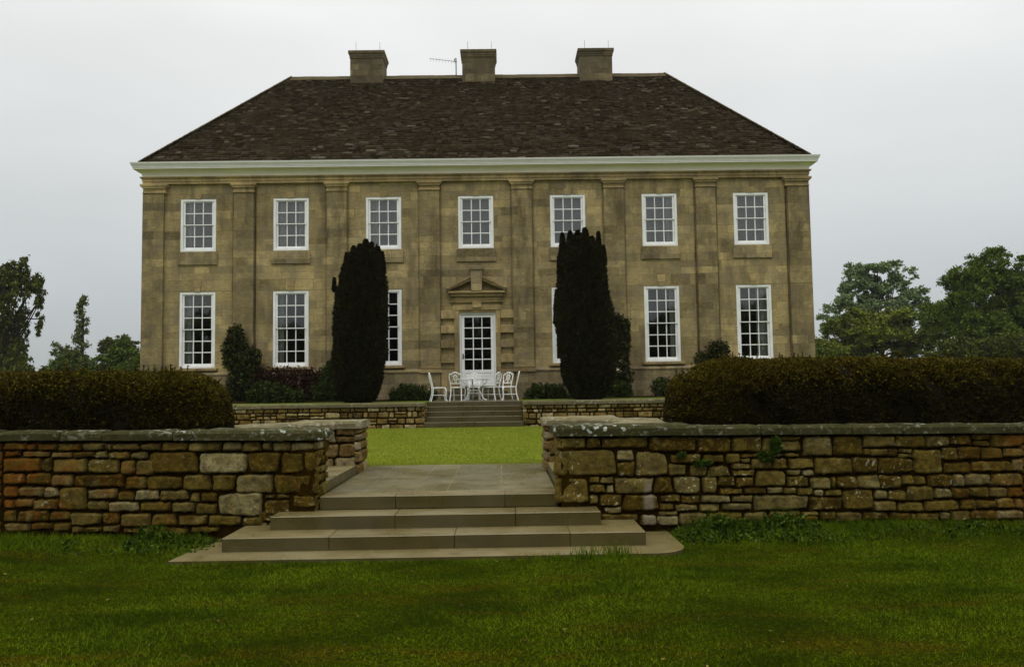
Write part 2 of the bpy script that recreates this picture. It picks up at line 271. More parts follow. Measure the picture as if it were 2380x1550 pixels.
# windows
a = NT('window_glass', .05, .5)
tr = a.n('ShaderNodeBsdfTransparent'); gl = a.n('ShaderNodeBsdfGlossy'); gl.inputs['Roughness'].default_value = 0.03
fr = a.n('ShaderNodeFresnel'); fr.inputs['IOR'].default_value = 1.55
bm_ = a.n('ShaderNodeBump'); bm_.inputs['Strength'].default_value = 0.05; bm_.inputs['Distance'].default_value = 0.01; a.l(a.noise(1.7, 2), bm_.inputs['Height']); a.l(bm_.outputs[0], gl.inputs['Normal'])
mx = a.n('ShaderNodeMixShader'); a.l(a.math('ADD', fr.outputs[0], 0.02), mx.inputs[0]); a.l(tr.outputs[0], mx.inputs[1]); a.l(gl.outputs[0], mx.inputs[2])
a.l(mx.outputs[0], a.t.nodes['Material Output'].inputs['Surface']); MT['glass'] = a.m
def plain(name, c, c2, s=3.0, rough=.9):
    a = NT(name, rough, .1); a.base(a.mix(a.noise(s, 4), c, c2)); return a.m
MT['blind'] = plain('grey_blind', (0.16, 0.165, 0.16), (0.21, 0.215, 0.205))
MT['dim'] = plain('dim_blind', (0.045, 0.047, 0.045), (0.07, 0.07, 0.066))
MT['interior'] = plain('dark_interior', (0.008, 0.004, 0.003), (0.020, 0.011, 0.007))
a = NT('curtain_cloth', .9, .1); wv = a.n('ShaderNodeTexWave'); wv.inputs['Scale'].default_value = 5; wv.inputs['Distortion'].default_value = 1.5; a.l(a.tc.outputs['Object'], wv.inputs[0]); a.base(a.mix(wv.outputs[1], (0.22, 0.235, 0.21), (0.45, 0.46, 0.42))); MT['curtain'] = a.m
MT['metal'] = plain('dark_metal', (0.05, 0.05, 0.05), (0.12, 0.12, 0.12), 9, .5)

# ------------------------------------------------------------------ mesh helpers
def tag(o, label=None, cat=None, group=None, kind=None):
    for k, v in (('label', label), ('category', cat), ('group', group), ('kind', kind)):
        if v: o[k] = v
    return o
def empty(name, loc, label, cat, group=None, rz=0):
    o = bpy.data.objects.new(name, None); col.objects.link(o); o.location = loc; o.rotation_euler = (0, 0, rz); o.empty_display_size = .2
    return tag(o, label, cat, group)
def origin(p):
    v = Vector((0, 0, 0))
    while p: v = v + p.location; p = p.parent
    return v
def link_mesh(name, me, mat, parent=None, world=True, smooth=False):
    o = bpy.data.objects.new(name, me); col.objects.link(o)
    if mat: me.materials.append(MT[mat])
    if parent:
        o.parent = parent
        if world:
            q = origin(parent); n = len(me.vertices); c = np.empty(n*3, np.float32); me.vertices.foreach_get('co', c)
            c = c.reshape(-1, 3) - np.array(q, np.float32); me.vertices.foreach_set('co', c.ravel())
    if smooth: me.polygons.foreach_set('use_smooth', [True]*len(me.polygons))
    me.update(); return o
def np_mesh(name, V, F, mat, parent=None, world=True, smooth=False):
    V = np.asarray(V, np.float32); F = np.asarray(F, np.int32); k = F.shape[1]
    me = bpy.data.meshes.new(name); me.vertices.add(len(V)); me.vertices.foreach_set('co', V.ravel())
    me.loops.add(F.size); me.loops.foreach_set('vertex_index', F.ravel())
    me.polygons.add(len(F)); me.polygons.foreach_set('loop_start', np.arange(0, F.size, k, dtype=np.int32)); me.polygons.foreach_set('loop_total', np.full(len(F), k, np.int32))
    me.update(calc_edges=True); return link_mesh(name, me, mat, parent, world, smooth)
class MB:
    def __init__(s): s.v = []; s.f = []
    def add(s, vs, fs):
        n = len(s.v); s.v += [tuple(v) for v in vs]; s.f += [tuple(i+n for i in f) for f in fs]; return s
    def box(s, x0, y0, z0, x1, y1, z1, b=0.0):
        if b <= 0:
            return s.add([(x0, y0, z0), (x1, y0, z0), (x1, y1, z0), (x0, y1, z0), (x0, y0, z1), (x1, y0, z1), (x1, y1, z1), (x0, y1, z1)],
                  [(0, 3, 2, 1), (4, 5, 6, 7), (0, 1, 5, 4), (1, 2, 6, 5), (2, 3, 7, 6), (3, 0, 4, 7)])
        V = []   # chamfered box: 24 vertices
        for ix, iy, iz in ((0, 0, 0), (1, 0, 0), (1, 1, 0), (0, 1, 0), (0, 0, 1), (1, 0, 1), (1, 1, 1), (0, 1, 1)):
            X, Y, Z = (x0, x1)[ix], (y0, y1)[iy], (z0, z1)[iz]; dx, dy, dz = (b, -b)[ix], (b, -b)[iy], (b, -b)[iz]
            V += [(X, Y+dy, Z+dz), (X+dx, Y, Z+dz), (X+dx, Y+dy, Z)]
        fx = lambda *c: tuple(3*i for i in c); fy = lambda *c: tuple(3*i+1 for i in c); fz = lambda *c: tuple(3*i+2 for i in c)
        F = [fx(0, 4, 7, 3), fx(1, 2, 6, 5), fy(0, 1, 5, 4), fy(3, 7, 6, 2), fz(0, 3, 2, 1), fz(4, 5, 6, 7)]
        F += [(3*i, 3*i+1, 3*i+2) for i in range(8)]
        for i, j in ((0, 1), (3, 2), (4, 5), (7, 6)): F.append((3*i+1, 3*j+1, 3*j+2, 3*i+2))
        for i, j in ((0, 3), (1, 2), (4, 7), (5, 6)): F.append((3*i, 3*j, 3*j+2, 3*i+2))
        for i, j in ((0, 4), (1, 5), (2, 6), (3, 7)): F.append((3*i, 3*j, 3*j+1, 3*i+1))
        return s.add(V, F)
    def prism(s, pts, axis, a, b):
        """closed outline pts (2D) extruded from a to b along axis ('x': pts are (y,z); 'y': (x,z); 'z': (x,y))"""
        n = len(pts); mk = {'x': lambda p, t: (t, p[0], p[1]), 'y': lambda p, t: (p[0], t, p[1]), 'z': lambda p, t: (p[0], p[1], t)}[axis]
        V = [mk(p, a) for p in pts]+[mk(p, b) for p in pts]
        return s.add(V, [tuple(range(n))[::-1], tuple(range(n, 2*n))]+[(i, (i+1) % n, n+(i+1) % n, n+i) for i in range(n)])
    def tube(s, pts, r, n=8, closed=False):
        pts = [Vector(p) for p in pts]; rs = r if isinstance(r, (list, tuple)) else [r]*len(pts); rings = []; m = len(pts); prev = None
        for i, p in enumerate(pts):
            a_ = pts[(i-1) % m] if (closed or i > 0) else p; b_ = pts[(i+1) % m] if (closed or i < m-1) else p
            t = (b_-a_).normalized() if (b_-a_).length > 1e-9 else Vector((0, 0, 1))
            ref = prev if prev is not None else (Vector((0, 0, 1)) if abs(t.z) < .9 else Vector((1, 0, 0)))
            x = (ref - t*ref.dot(t)); x = x.normalized() if x.length > 1e-6 else t.orthogonal().normalized(); prev = x; y = t.cross(x)
            rings.append([p+(x*math.cos(2*math.pi*k/n)+y*math.sin(2*math.pi*k/n))*rs[i] for k in range(n)])
        V = [v for rg in rings for v in rg]; F = []
        for i in range(m if closed else m-1):
            j = (i+1) % m
            for k in range(n): F.append((i*n+k, i*n+(k+1) % n, j*n+(k+1) % n, j*n+k))
        if not closed: F += [tuple(range(n))[::-1], tuple((m-1)*n+k for k in range(n))]
        return s.add(V, F)
    def lathe(s, prof, n=20, c=(0, 0)):
        V = [(c[0]+r*math.cos(2*math.pi*k/n), c[1]+r*math.sin(2*math.pi*k/n), z) for r, z in prof for k in range(n)]; F = []
        for i in range(len(prof)-1):
            for k in range(n): F.append((i*n+k, i*n+(k+1) % n, (i+1)*n+(k+1) % n, (i+1)*n+k))
        F += [tuple(range(n))[::-1], tuple((len(prof)-1)*n+k for k in range(n))]
        return s.add(V, F)
    def build(s, name, mat, parent=None, world=True, smooth=False):
        me = bpy.data.meshes.new(name); me.from_pydata(s.v, [], s.f); return link_mesh(name, me, mat, parent, world, smooth)

def add_stone(mb, x0, z0, x1, z1, place, bulge=0.03, back=0.06, seed=0, rnd=0.5, grow=0.004):
    """one rounded, pillowed rubble stone over the rectangle; place(u, d, z) puts it on its wall, d outwards"""
    x0 -= grow; x1 += grow; z0 -= grow*.8; z1 += grow*.8
    w_, h_ = x1-x0, z1-z0; nx = max(5, min(16, int(w_/0.03)+2)); nz_ = max(5, min(12, int(h_/0.03)+2))
    cx, cz = (x0+x1)/2, (z0+z1)/2; so = Vector((seed*1.37, seed*.71, seed*2.3)); p = 6.5+6*rnd
    g = []; tilt = (mnoise.noise(so)*.02, mnoise.noise(so*2.1)*.02)
    kx = [mnoise.noise(so+Vector((q, 0, 0)))*0.16*min(w_, h_*1.6) for q in (1.3, 2.6, 3.9, 5.2)]
    for j in range(nz_+1):
        for i in range(nx+1):
            a_ = 2*i/nx-1; b_ = 2*j/nz_-1
            a_ = math.copysign(abs(a_)**.8, a_); b_ = math.copysign(abs(b_)**.8, b_)
            m = max(abs(a_), abs(b_)); L_ = (abs(a_)**p+abs(b_)**p)**(1/p)
            s_ = m/L_ if L_ > 1e-6 else 1; a2, b2 = a_*s_, b_*s_
            wob = 0.016*mnoise.noise(Vector((a2*w_*9, b2*h_*9, 0))+so) if m > .6 else 0
            u = cx+a2*w_/2+wob+kx[0]*a2*b2; z = cz+b2*h_/2+wob+kx[1]*a2*b2*.5
            e = min(1.0, (1-m)*7.0*min(w_, h_)/0.13)
            d = bulge*(e**.45)+0.014*mnoise.noise(Vector((u*9, z*9, seed)))+.009*mnoise.noise(Vector((u*27, z*27, seed)))+tilt[0]*a2+tilt[1]*b2
            if m > .999: d = -back
            g.append(place(u, d, z))
    F = [(j*(nx+1)+i, j*(nx+1)+i+1, (j+1)*(nx+1)+i+1, (j+1)*(nx+1)+i) for j in range(nz_) for i in range(nx)]
    mb.add(g, F)
def random_stones(mb, u0, u1, z0, z1, place, rows=(.06, .15), wid=(.12, .36), bulge=.02, seed=0, gap=.012):
    r_ = random.Random(seed); z = z0; k = seed*1000
    while z < z1-.02:
        h = min(r_.uniform(*rows), z1-z); h = z1-z if z1-z-h < rows[0]*.6 else h
        u = u0+r_.uniform(-wid[0], 0)
        while u < u1:
            w_ = r_.uniform(*wid)*(.6+h/rows[1]*.6); a_, b_ = max(u, u0), min(u+w_, u1)
            if u1-b_ < wid[0]*.35: b_ = u1
            if b_-a_ > .03:
                if h > rows[1]*.8 and r_.random() < .42:
                    s_ = z+h*r_.uniform(.4, .6); add_stone(mb, a_+gap/2, z+gap/2, b_-gap/2, s_-gap/2, place, bulge, seed=k, rnd=r_.random()); k += 1
                    add_stone(mb, a_+gap/2, s_+gap/2, b_-gap/2, z+h-gap/2, place, bulge, seed=k, rnd=r_.random())
                else: add_stone(mb, a_+gap/2, z+gap/2, b_-gap/2, z+h-gap/2+r_.uniform(-.006, .006), place, bulge, seed=k, rnd=r_.random())
                k += 1
            u = b_ if b_ == u1 else u+w_
            if b_ == u1: break
        z += h
def rough_slab(mb, x0, x1, y0, y1, z0, z1, bow=0.014, seed=0, zf=None, rc=0.0, step=.07):
    """weathered coping slab with a worn arris; zf(x) shifts its height; rc rounds the front corner at x1 (>0) or x0 (<0)"""
    nx = max(3, int((x1-x0)/step)); prof = [(0, 0), (0, .3), (0, .72), (.035, 1), (.12, 1.04), (.5, 1.06), (.88, 1.04), (.965, 1), (1, .7), (1, 0)]
    n = len(prof); V = []
    for i in range(nx+1):
        x = x0+(x1-x0)*i/nx
        e0 = 0.0; dd = (x1-x) if rc > 0 else (x-x0)
        if rc and dd < abs(rc): e0 = abs(rc)-math.sqrt(max(0, rc*rc-(abs(rc)-dd)**2))
        endw = .012 if i in (0, nx) else 0
        for a_, b_ in prof:
            yy0 = y0+e0; y = yy0+(y1-yy0)*a_; z = z0+(z1-z0)*b_+(zf(x) if zf else 0)
            q = mnoise.noise(Vector((x*4, y*4, z*6+seed)))*bow+mnoise.noise(Vector((x*17, y*17, z*17+seed)))*bow*.5
            if b_ >= 1: z += q-endw*.7
            if a_ <= .04: y += q*.8+endw*(b_ > .5)
            V.append((x+(endw if i == 0 else -endw if i == nx else 0)*(b_ > .9), y, z))
    F = [(i*n+k, i*n+k+1, (i+1)*n+k+1, (i+1)*n+k) for i in range(nx) for k in range(n-1)]
    F += [((i+1)*n, i*n, i*n+n-1, (i+1)*n+n-1) for i in range(nx)] + [tuple(range(n))[::-1], tuple(nx*n+k for k in range(n))]
    mb.add(V, F)

# ---- foliage: many small leaf faces; P centres, N outward directions
def leaf_arrays(P, N, size, jit=0.8, aspect=1.8, upb=0.0):
    m = len(P); D = N+rng.normal(0, jit, (m, 3)); D[:, 2] += upb; D /= np.linalg.norm(D, axis=1)[:, None]+1e-9
    T = np.cross(D, rng.normal(0, 1, (m, 3))); T /= np.linalg.norm(T, axis=1)[:, None]+1e-9
    S = size*rng.uniform(.6, 1.4, m)[:, None]
    a_ = P+D*S*aspect*.5; b_ = P-D*S*aspect*.5; Bn = np.cross(D, T)
    c_ = P+T*S*.5+Bn*S*.15; d_ = P-T*S*.5+Bn*S*.15
    V = np.stack([b_, c_, a_, d_], 1).reshape(-1, 3); F = np.arange(4*m).reshape(-1, 4); return V, F
def leaves(name, P, N, size, mat, parent, jit=.8, aspect=1.8, upb=0.0):
    V, F = leaf_arrays(np.asarray(P, float), np.asarray(N, float), size, jit, aspect, upb); return np_mesh(name, V, F, mat, parent)
def blob_points(blobs, n):
    """blobs: (x,y,z,rx,ry,rz); points near the surface shells with noise-eaten gaps"""
    B = np.array(blobs, float); wgt = (B[:, 3]*B[:, 5]+B[:, 4]*B[:, 5]+B[:, 3]*B[:, 4]); wgt /= wgt.sum()
    k = rng.choice(len(B), n, p=wgt); d = rng.normal(0, 1, (n, 3)); d /= np.linalg.norm(d, axis=1)[:, None]
    r = 1-np.abs(rng.normal(0, .22, n)); r = np.clip(r, .15, 1.0)*rng.uniform(.93, 1.1, n)
    P = B[k, :3]+d*B[k, 3:]*r[:, None]; return P, d
# ================================================================== THE GROUND
LZ, TZ, MZ = 0.49, 1.27, 0.52           # landing, terrace, middle lawn heights
mb = MB()
gx = [-600, -60, -14, 14, 60, 600]; gy = [-60, 9.85, 9.85, 60, 900]; gz = [-0.16, -0.16, .44, .44, .44]
V = [(x, y, z) for y, z in zip(gy, gz) for x in gx]; nn_ = len(gx)
mb.add(V, [(j*nn_+i, j*nn_+i+1, (j+1)*nn_+i+1, (j+1)*nn_+i) for j in range(len(gy)-1) for i in range(nn_-1)])
tag(mb.build('ground', 'park'), kind='structure')

# lower lawn: gently uneven sheet of soil under the real blades
def lawn_z(x, y):
    b = 0.018*np.sin(x*.9+1)*np.cos(y*.8)+0.012*np.sin(x*2.3+y*1.7)
    edge = np.clip((y-8.3)/1.2, 0, 1); side = np.clip((np.abs(x+0.8)-2.6)/1.2, 0, 1)
    return b*(1-np.clip((y-7.2)/1.0, 0, 1)*(1-side))+0.09*edge*side
nx, ny = 150, 90; X, Y = np.meshgrid(np.linspace(-15, 15, nx), np.linspace(-3, 9.7, ny)); Z = lawn_z(X, Y)
V = np.stack([X, Y, Z], -1).reshape(-1, 3); I = np.arange(nx*ny).reshape(ny, nx)
F = np.stack([I[:-1, :-1], I[:-1, 1:], I[1:, 1:], I[1:, :-1]], -1).reshape(-1, 4)
tag(np_mesh('lower_lawn', V, F, 'soil', smooth=True), kind='structure')
def blades(n, x0, x1, y0, y1, h, wd, zf, lean=.5):
    P = np.stack([rng.uniform(x0, x1, n), rng.uniform(y0, y1, n)], 1); z = zf(P[:, 0], P[:, 1])
    keep = ~((P[:, 0] > -3.42) & (P[:, 0] < 1.78) & (P[:, 1] > 8.32)) & (np.abs(P[:, 0]) < P[:, 1]*.70+.4)
    P, z = P[keep], z[keep]; n = len(P); H = h*rng.uniform(.5, 1.4, n)*(.8+.5*np.sin(P[:, 0]*1.9+np.sin(P[:, 1]*2.3))*.5)
    a_ = rng.uniform(0, 2*np.pi, n); dx, dy = np.cos(a_)*wd/2, np.sin(a_)*wd/2; l_ = rng.normal(0, lean, (n, 2))*H[:, None]
    b0 = np.stack([P[:, 0]-dx, P[:, 1]-dy, z-.005], 1); b1 = np.stack([P[:, 0]+dx, P[:, 1]+dy, z-.005], 1); t = np.stack([P[:, 0]+l_[:, 0], P[:, 1]+l_[:, 1], z+H], 1)
    return np.stack([b0, b1, t], 1).reshape(-1, 3)
V = np.concatenate([blades(340000, -7, 7, 4.6, 9.55, .021, .0055, lawn_z, .8), blades(22000, -7, 7, 8.9, 9.55, .075, .008, lawn_z, .6), blades(5000, -5.2, 3.6, 8.16, 8.34, .045, .006, lawn_z, .6)])
tag(np_mesh('grass', V, np.arange(len(V)).reshape(-1, 3), 'blade'), kind='stuff')

# middle lawn beyond the gateway
nx, ny = 60, 60; X, Y = np.meshgrid(np.linspace(-13.5, 13.5, nx), np.linspace(13.3, 24.5, ny)); Z = MZ+0*X; Z[0, :] = .43
V = np.stack([X, Y, Z], -1).reshape(-1, 3); I = np.arange(nx*ny).reshape(ny, nx); F = np.stack([I[:-1, :-1], I[:-1, 1:], I[1:, 1:], I[1:, :-1]], -1).reshape(-1, 4)
V[nx:2*nx, 1] = 13.31
tag(np_mesh('middle_lawn', V, F, 'turf'), kind='structure')
n = 90000; P = np.stack([rng.uniform(-5.2, 1.8, n), rng.uniform(13.3, 24.3, n)], 1); a_ = rng.uniform(0, 6.28, n); H = rng.uniform(.008, .022, n); l_ = rng.normal(0, .01, (n, 2))
z = np.full(n, MZ); V = np.stack([np.stack([P[:, 0]-np.cos(a_)*.006, P[:, 1]-np.sin(a_)*.006, z-.002], 1), np.stack([P[:, 0]+np.cos(a_)*.006, P[:, 1]+np.sin(a_)*.006, z-.002], 1), np.stack([P[:, 0]+l_[:, 0], P[:, 1]+l_[:, 1], z+H], 1)], 1).reshape(-1, 3)
tag(np_mesh('turf', V, np.arange(len(V)).reshape(-1, 3), 'turfblade'), kind='stuff')

# terrace: lawn strip, paved walk in front of the door, flower bed
mb = MB(); mb.box(-20, 24.75, .3, -2.46, 39, TZ); mb.box(.64, 24.75, .3, 18, 39, TZ); mb.box(-2.47, 25.9, .3, .65, 39, TZ-.01)
tag(mb.build('terrace_ground', 'terr'), kind='structure')
mb = MB(); mb.box(-14, 28.2, TZ-.05, -2.5, 29.35, TZ+.05); mb.box(.7, 28.2, TZ-.05, 12.3, 29.35, TZ+.05)
tag(mb.build('flower_bed', 'bed'), kind='structure')
mb = MB(); r_ = random.Random(3)
x = -2.36
for x2 in (-1.65, -.93, -.2, .54):
    y = 25.72
    while y < 29.2:
        y2 = min(y+r_.uniform(.6, 1.1), 29.25); mb.box(x+.005, y+.005, TZ-.08, x2-.005, y2-.005, TZ+.006+r_.uniform(0, .004), .004); y = y2
    x = x2
tag(mb.build('terrace_paving', 'flag'), kind='structure')

# paved landing in the gateway
mb = MB(); r_ = random.Random(5); xs = [-2.2, -1.77, -1.12, -.72, -.05, .63]
for i in range(5):
    y = 9.985
    while y < 13.3:
        y2 = y+r_.uniform(.7, 1.5); y2 = 13.3 if 13.3-y2 < .4 else y2
        mb.box(xs[i]+.005, y+.005, LZ-.08, xs[i+1]-.005, y2-.005, LZ-.002+r_.uniform(-.003, .001), .003); y = y2
tag(mb.build('landing_paving', 'flag'), kind='structure')
mb = MB(); mb.box(-2.19, 9.66, LZ-.1, .62, 13.28, LZ-.008)
tag(mb.build('paving_bed', 'mortar'), kind='structure')

# ================================================================== GARDEN STEPS
st = empty('garden_steps', (-.79, 9.1, 0), 'broad pale stone garden steps rising from the lower lawn between the two front walls', 'steps')
def slabs(name, xs, y0, y1, z0, z1, mat, parent, b=.007):
    mb = MB()
    for i in range(len(xs)-1): mb.box(xs[i]+(.0015 if i else 0), y0, z0, xs[i+1]-.0015, y1, z1-.0015*(i % 2), b)
    return mb.build(name, mat, parent)
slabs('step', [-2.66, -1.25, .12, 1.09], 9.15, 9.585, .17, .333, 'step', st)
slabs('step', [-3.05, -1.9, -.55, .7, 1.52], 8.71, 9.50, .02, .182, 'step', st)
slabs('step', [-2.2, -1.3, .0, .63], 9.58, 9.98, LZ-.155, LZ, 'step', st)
# ground slab with one worn round corner
pts = [(-3.45, 8.29), (1.55, 8.29)]+[(1.55+.36*math.sin(t*math.pi/10), 8.65-.36*math.cos(t*math.pi/10)) for t in range(1, 6)]+[(1.91, 9.5), (-3.38, 9.5)]
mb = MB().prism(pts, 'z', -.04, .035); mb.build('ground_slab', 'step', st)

# ================================================================== FRONT RUBBLE WALLS
LEFT_STONES="""-590,110,-564,119 -563,109,-552,118 -551,109,-529,117 -527,108,-499,117 -497,108,-473,117 -472,108,-462,116 -462,108,-431,116 -429,107,-406,115 -404,106,-374,116 -373,105,-335,116 -333,105,-311,116 -310,104,-288,115 -286,105,-275,115 -274,104,-252,115 -252,104,-217,114 -588,103,-572,109 -568,102,-537,108 -534,100,-510,107 -508,100,-483,107 -482,99,-469,107 -467,98,-443,106 -440,97,-422,105 -421,80,-363,105 -361,79,-304,103 -303,79,-266,103 -264,78,-237,102 -236,78,-215,103 -590,84,-546,101 -545,84,-534,100 -532,82,-493,99 -491,81,-455,98 -452,79,-437,96 -435,78,-413,96 -590,70,-565,83 -563,69,-535,83 -533,67,-508,81 -507,65,-448,80 -447,62,-422,77 -421,61,-381,77 -379,59,-347,78 -345,58,-319,78 -317,55,-274,77 -272,54,-229,76 -227,53,-214,77 -589,55,-572,68 -571,55,-543,67 -542,54,-525,66 -524,39,-493,66 -491,51,-457,63 -456,49,-436,60 -435,49,-408,61 -406,48,-373,60 -370,46,-360,57 -358,46,-340,57 -338,29,-286,56 -283,49,-272,53 -269,49,-254,53 -588,42,-576,53 -575,43,-554,53 -553,40,-526,52 -491,38,-467,49 -466,36,-431,48 -429,36,-394,47 -392,34,-365,46 -364,31,-340,44 -283,29,-254,47 -250,37,-219,52 -588,26,-576,40 -571,26,-536,40 -534,27,-511,38 -510,21,-475,36 -473,22,-454,36 -452,18,-417,34 -415,19,-387,33 -385,19,-351,31 -350,18,-311,30 -309,17,-285,28 -587,15,-558,25 -556,17,-531,25 -529,14,-511,25 -509,13,-494,20 -493,13,-474,19 -473,13,-454,20 -449,12,-430,17 -428,12,-409,17 -407,10,-372,17 -370,11,-336,17"""
RIGHT_STONES="""60,101,97,115 98,101,115,114 116,101,171,114 173,96,229,114 230,94,270,113 272,94,307,112 60,69,133,100 134,86,154,99 134,68,155,85 156,68,194,96 197,82,234,93 237,82,262,92 264,81,281,93 282,82,293,87 294,74,316,87 282,88,307,92 195,68,216,81 221,66,241,80 242,65,268,78 270,74,293,81 271,66,298,73 60,37,99,68 101,61,113,68 114,60,130,67 100,49,120,59 121,48,129,58 131,47,176,66 178,47,199,66 201,46,232,67 235,46,252,66 253,54,274,66 275,53,296,65 255,45,283,52 285,45,311,52 100,36,111,47 112,33,138,47 140,27,182,46 185,37,208,45 183,28,200,35 209,35,231,44 232,35,268,44 269,35,294,43 202,26,229,34 231,25,255,34 257,26,293,34 117,25,138,32 113,15,158,24 160,10,180,22 181,9,205,21 182,22,205,26 206,9,239,24 240,8,281,24 308,93,325,111 326,94,353,107 326,107,354,111 357,88,391,111 393,88,427,111 429,97,467,111 468,96,503,111 504,96,532,110 533,98,558,110 561,104,581,111 582,95,621,110 561,97,580,103 308,88,315,92 316,88,332,92 333,88,352,92 429,88,436,96 437,87,457,96 457,87,469,95 471,90,487,95 471,85,487,89 488,65,522,94 523,80,541,96 544,81,569,97 570,81,595,95 597,83,620,94 294,74,318,86 319,73,337,86 339,73,369,86 370,66,414,86 415,67,445,86 446,66,486,85 525,65,556,78 557,66,606,79 607,66,619,81 299,53,334,72 335,66,352,72 354,65,368,72 336,52,362,65 364,49,388,63 390,49,393,64 395,49,419,64 420,48,446,65 447,48,472,64 473,52,487,64 488,52,502,63 505,49,534,64 535,49,548,64 549,50,579,64 580,49,618,64 312,45,330,52 331,45,347,51 348,42,366,51 368,41,379,48 381,41,401,48 402,24,438,48 440,36,455,47 456,34,478,46 479,33,510,51 511,36,532,48 533,35,553,48 554,36,576,49 577,36,599,48 599,36,617,48 295,25,360,43 361,24,400,40 438,22,465,34 466,21,498,32 499,21,541,34 542,22,560,34 561,23,584,33 585,23,606,35 607,22,617,35 283,13,311,23 313,15,351,24 352,19,373,23 352,12,372,18 374,12,392,23 393,10,423,22 425,12,456,21 457,11,482,20 482,10,487,19 488,10,515,19 517,11,529,20 530,9,551,21 552,10,584,21 585,10,616,21"""

cap = lambda x: (-.0145*(x+2.2) if x < -.8 else -.0085*(x-.6))      # the wall tops run a little out of level
wl = empty('rubble_wall', (-6, 9.8, 0), 'old rubble stone wall left of the garden steps, reddish lichen on its far left end', 'wall')
wr = empty('rubble_wall', (4, 9.8, 0), 'old rubble stone wall right of the garden steps, with a pale lime streak down it', 'wall')
def parse(s): return [tuple(int(v)/100 for v in t.split(',')) for t in s.split()]
flat = lambda u, d, z: (u, 9.53-d, z)
mb = MB()
for i, (x0, z0, x1, z1) in enumerate([(a_, b_, min(c_, -2.215), d_) for a_, b_, c_, d_ in parse(LEFT_STONES)]): add_stone(mb, x0, z0, x1, z1, flat, .032, seed=i, rnd=random.random())
random_stones(mb, -11.5, -5.93, -.02, 1.17, flat, (.07, .17), (.14, .42), .03, 11)
# quoins and end face on the passage side
endL = lambda u, d, z: (-2.235+d, 9.53+u, z)
random_stones(mb, 0.0, .60, .30, 1.15, endL, (.10, .22), (.2, .5), .022, 12)
random_stones(mb, -2.95, -2.2, -.02, .35, lambda u, d, z: (u, 9.54-d, z), (.10, .17), (.2, .4), .02, 13)
mb.build('stonework', 'rubble_left', wl, smooth=True)
mb = MB(); mb.box(-11.5, 9.555, -.1, -2.25, 10.1, 1.15)
mb.prism([(-11.5, 1.0), (-2.25, 1.0), (-2.25, 1.16), (-5.9, 1.205), (-11.5, 1.285)], 'y', 9.556, 10.09); mb.build('wall_core', 'core', wl)
mb = MB()
for i, (x0, z0, x1, z1) in enumerate(parse(RIGHT_STONES)): add_stone(mb, x0, z0, x1, z1, flat, .032, seed=300+i, rnd=random.random())
random_stones(mb, 6.17, 11.5, -.02, 1.10, flat, (.07, .17), (.14, .42), .03, 21)
random_stones(mb, 0.0, .60, .48, 1.15, lambda u, d, z: (.655-d, 9.53+u, z), (.10, .22), (.2, .5), .02, 22)
mb.build('stonework', 'rubble_right', wr, smooth=True)
mb = MB(); mb.box(.67, 9.555, -.1, 11.5, 10.1, 1.08)
mb.prism([(.67, 1.0), (11.5, 1.0), (11.5, 1.08), (.67, 1.165)], 'y', 9.556, 10.09); mb.build('wall_core', 'core', wr)
mb = MB()
xs = [-11.5, -9.8, -8.6, -7.3, -5.95, -5.22, -4.73, -3.9, -3.66]
for i in range(len(xs)-1): rough_slab(mb, xs[i]+.006, xs[i+1]-.006, 9.46, 10.16, 1.165, 1.27, seed=i, zf=lambda x, i=i: cap((xs[i]+xs[i+1])/2)+.3*(cap(x)-cap((xs[i]+xs[i+1])/2)))
rough_slab(mb, -3.648, -2.17, 9.45, 10.18, 1.165, 1.275, .016, 40, cap, .14); mb.build('coping', 'coping', wl, smooth=False)
mb = MB(); xs2 = [2.30, 3.05, 3.44, 4.14, 4.73, 5.58, 6.9, 8.2, 9.6, 11.5]
rough_slab(mb, .59, 2.29, 9.45, 10.18, 1.17, 1.285, .018, 50, cap, -.06)
for i in range(len(xs2)-1): rough_slab(mb, xs2[i]+.006, xs2[i+1]-.006, 9.46, 10.16, 1.17, 1.275, seed=60+i, zf=lambda x, i=i: cap((xs2[i]+xs2[i+1])/2)+.3*(cap(x)-cap((xs2[i]+xs2[i+1])/2)))
mb.build('coping', 'coping', wr)

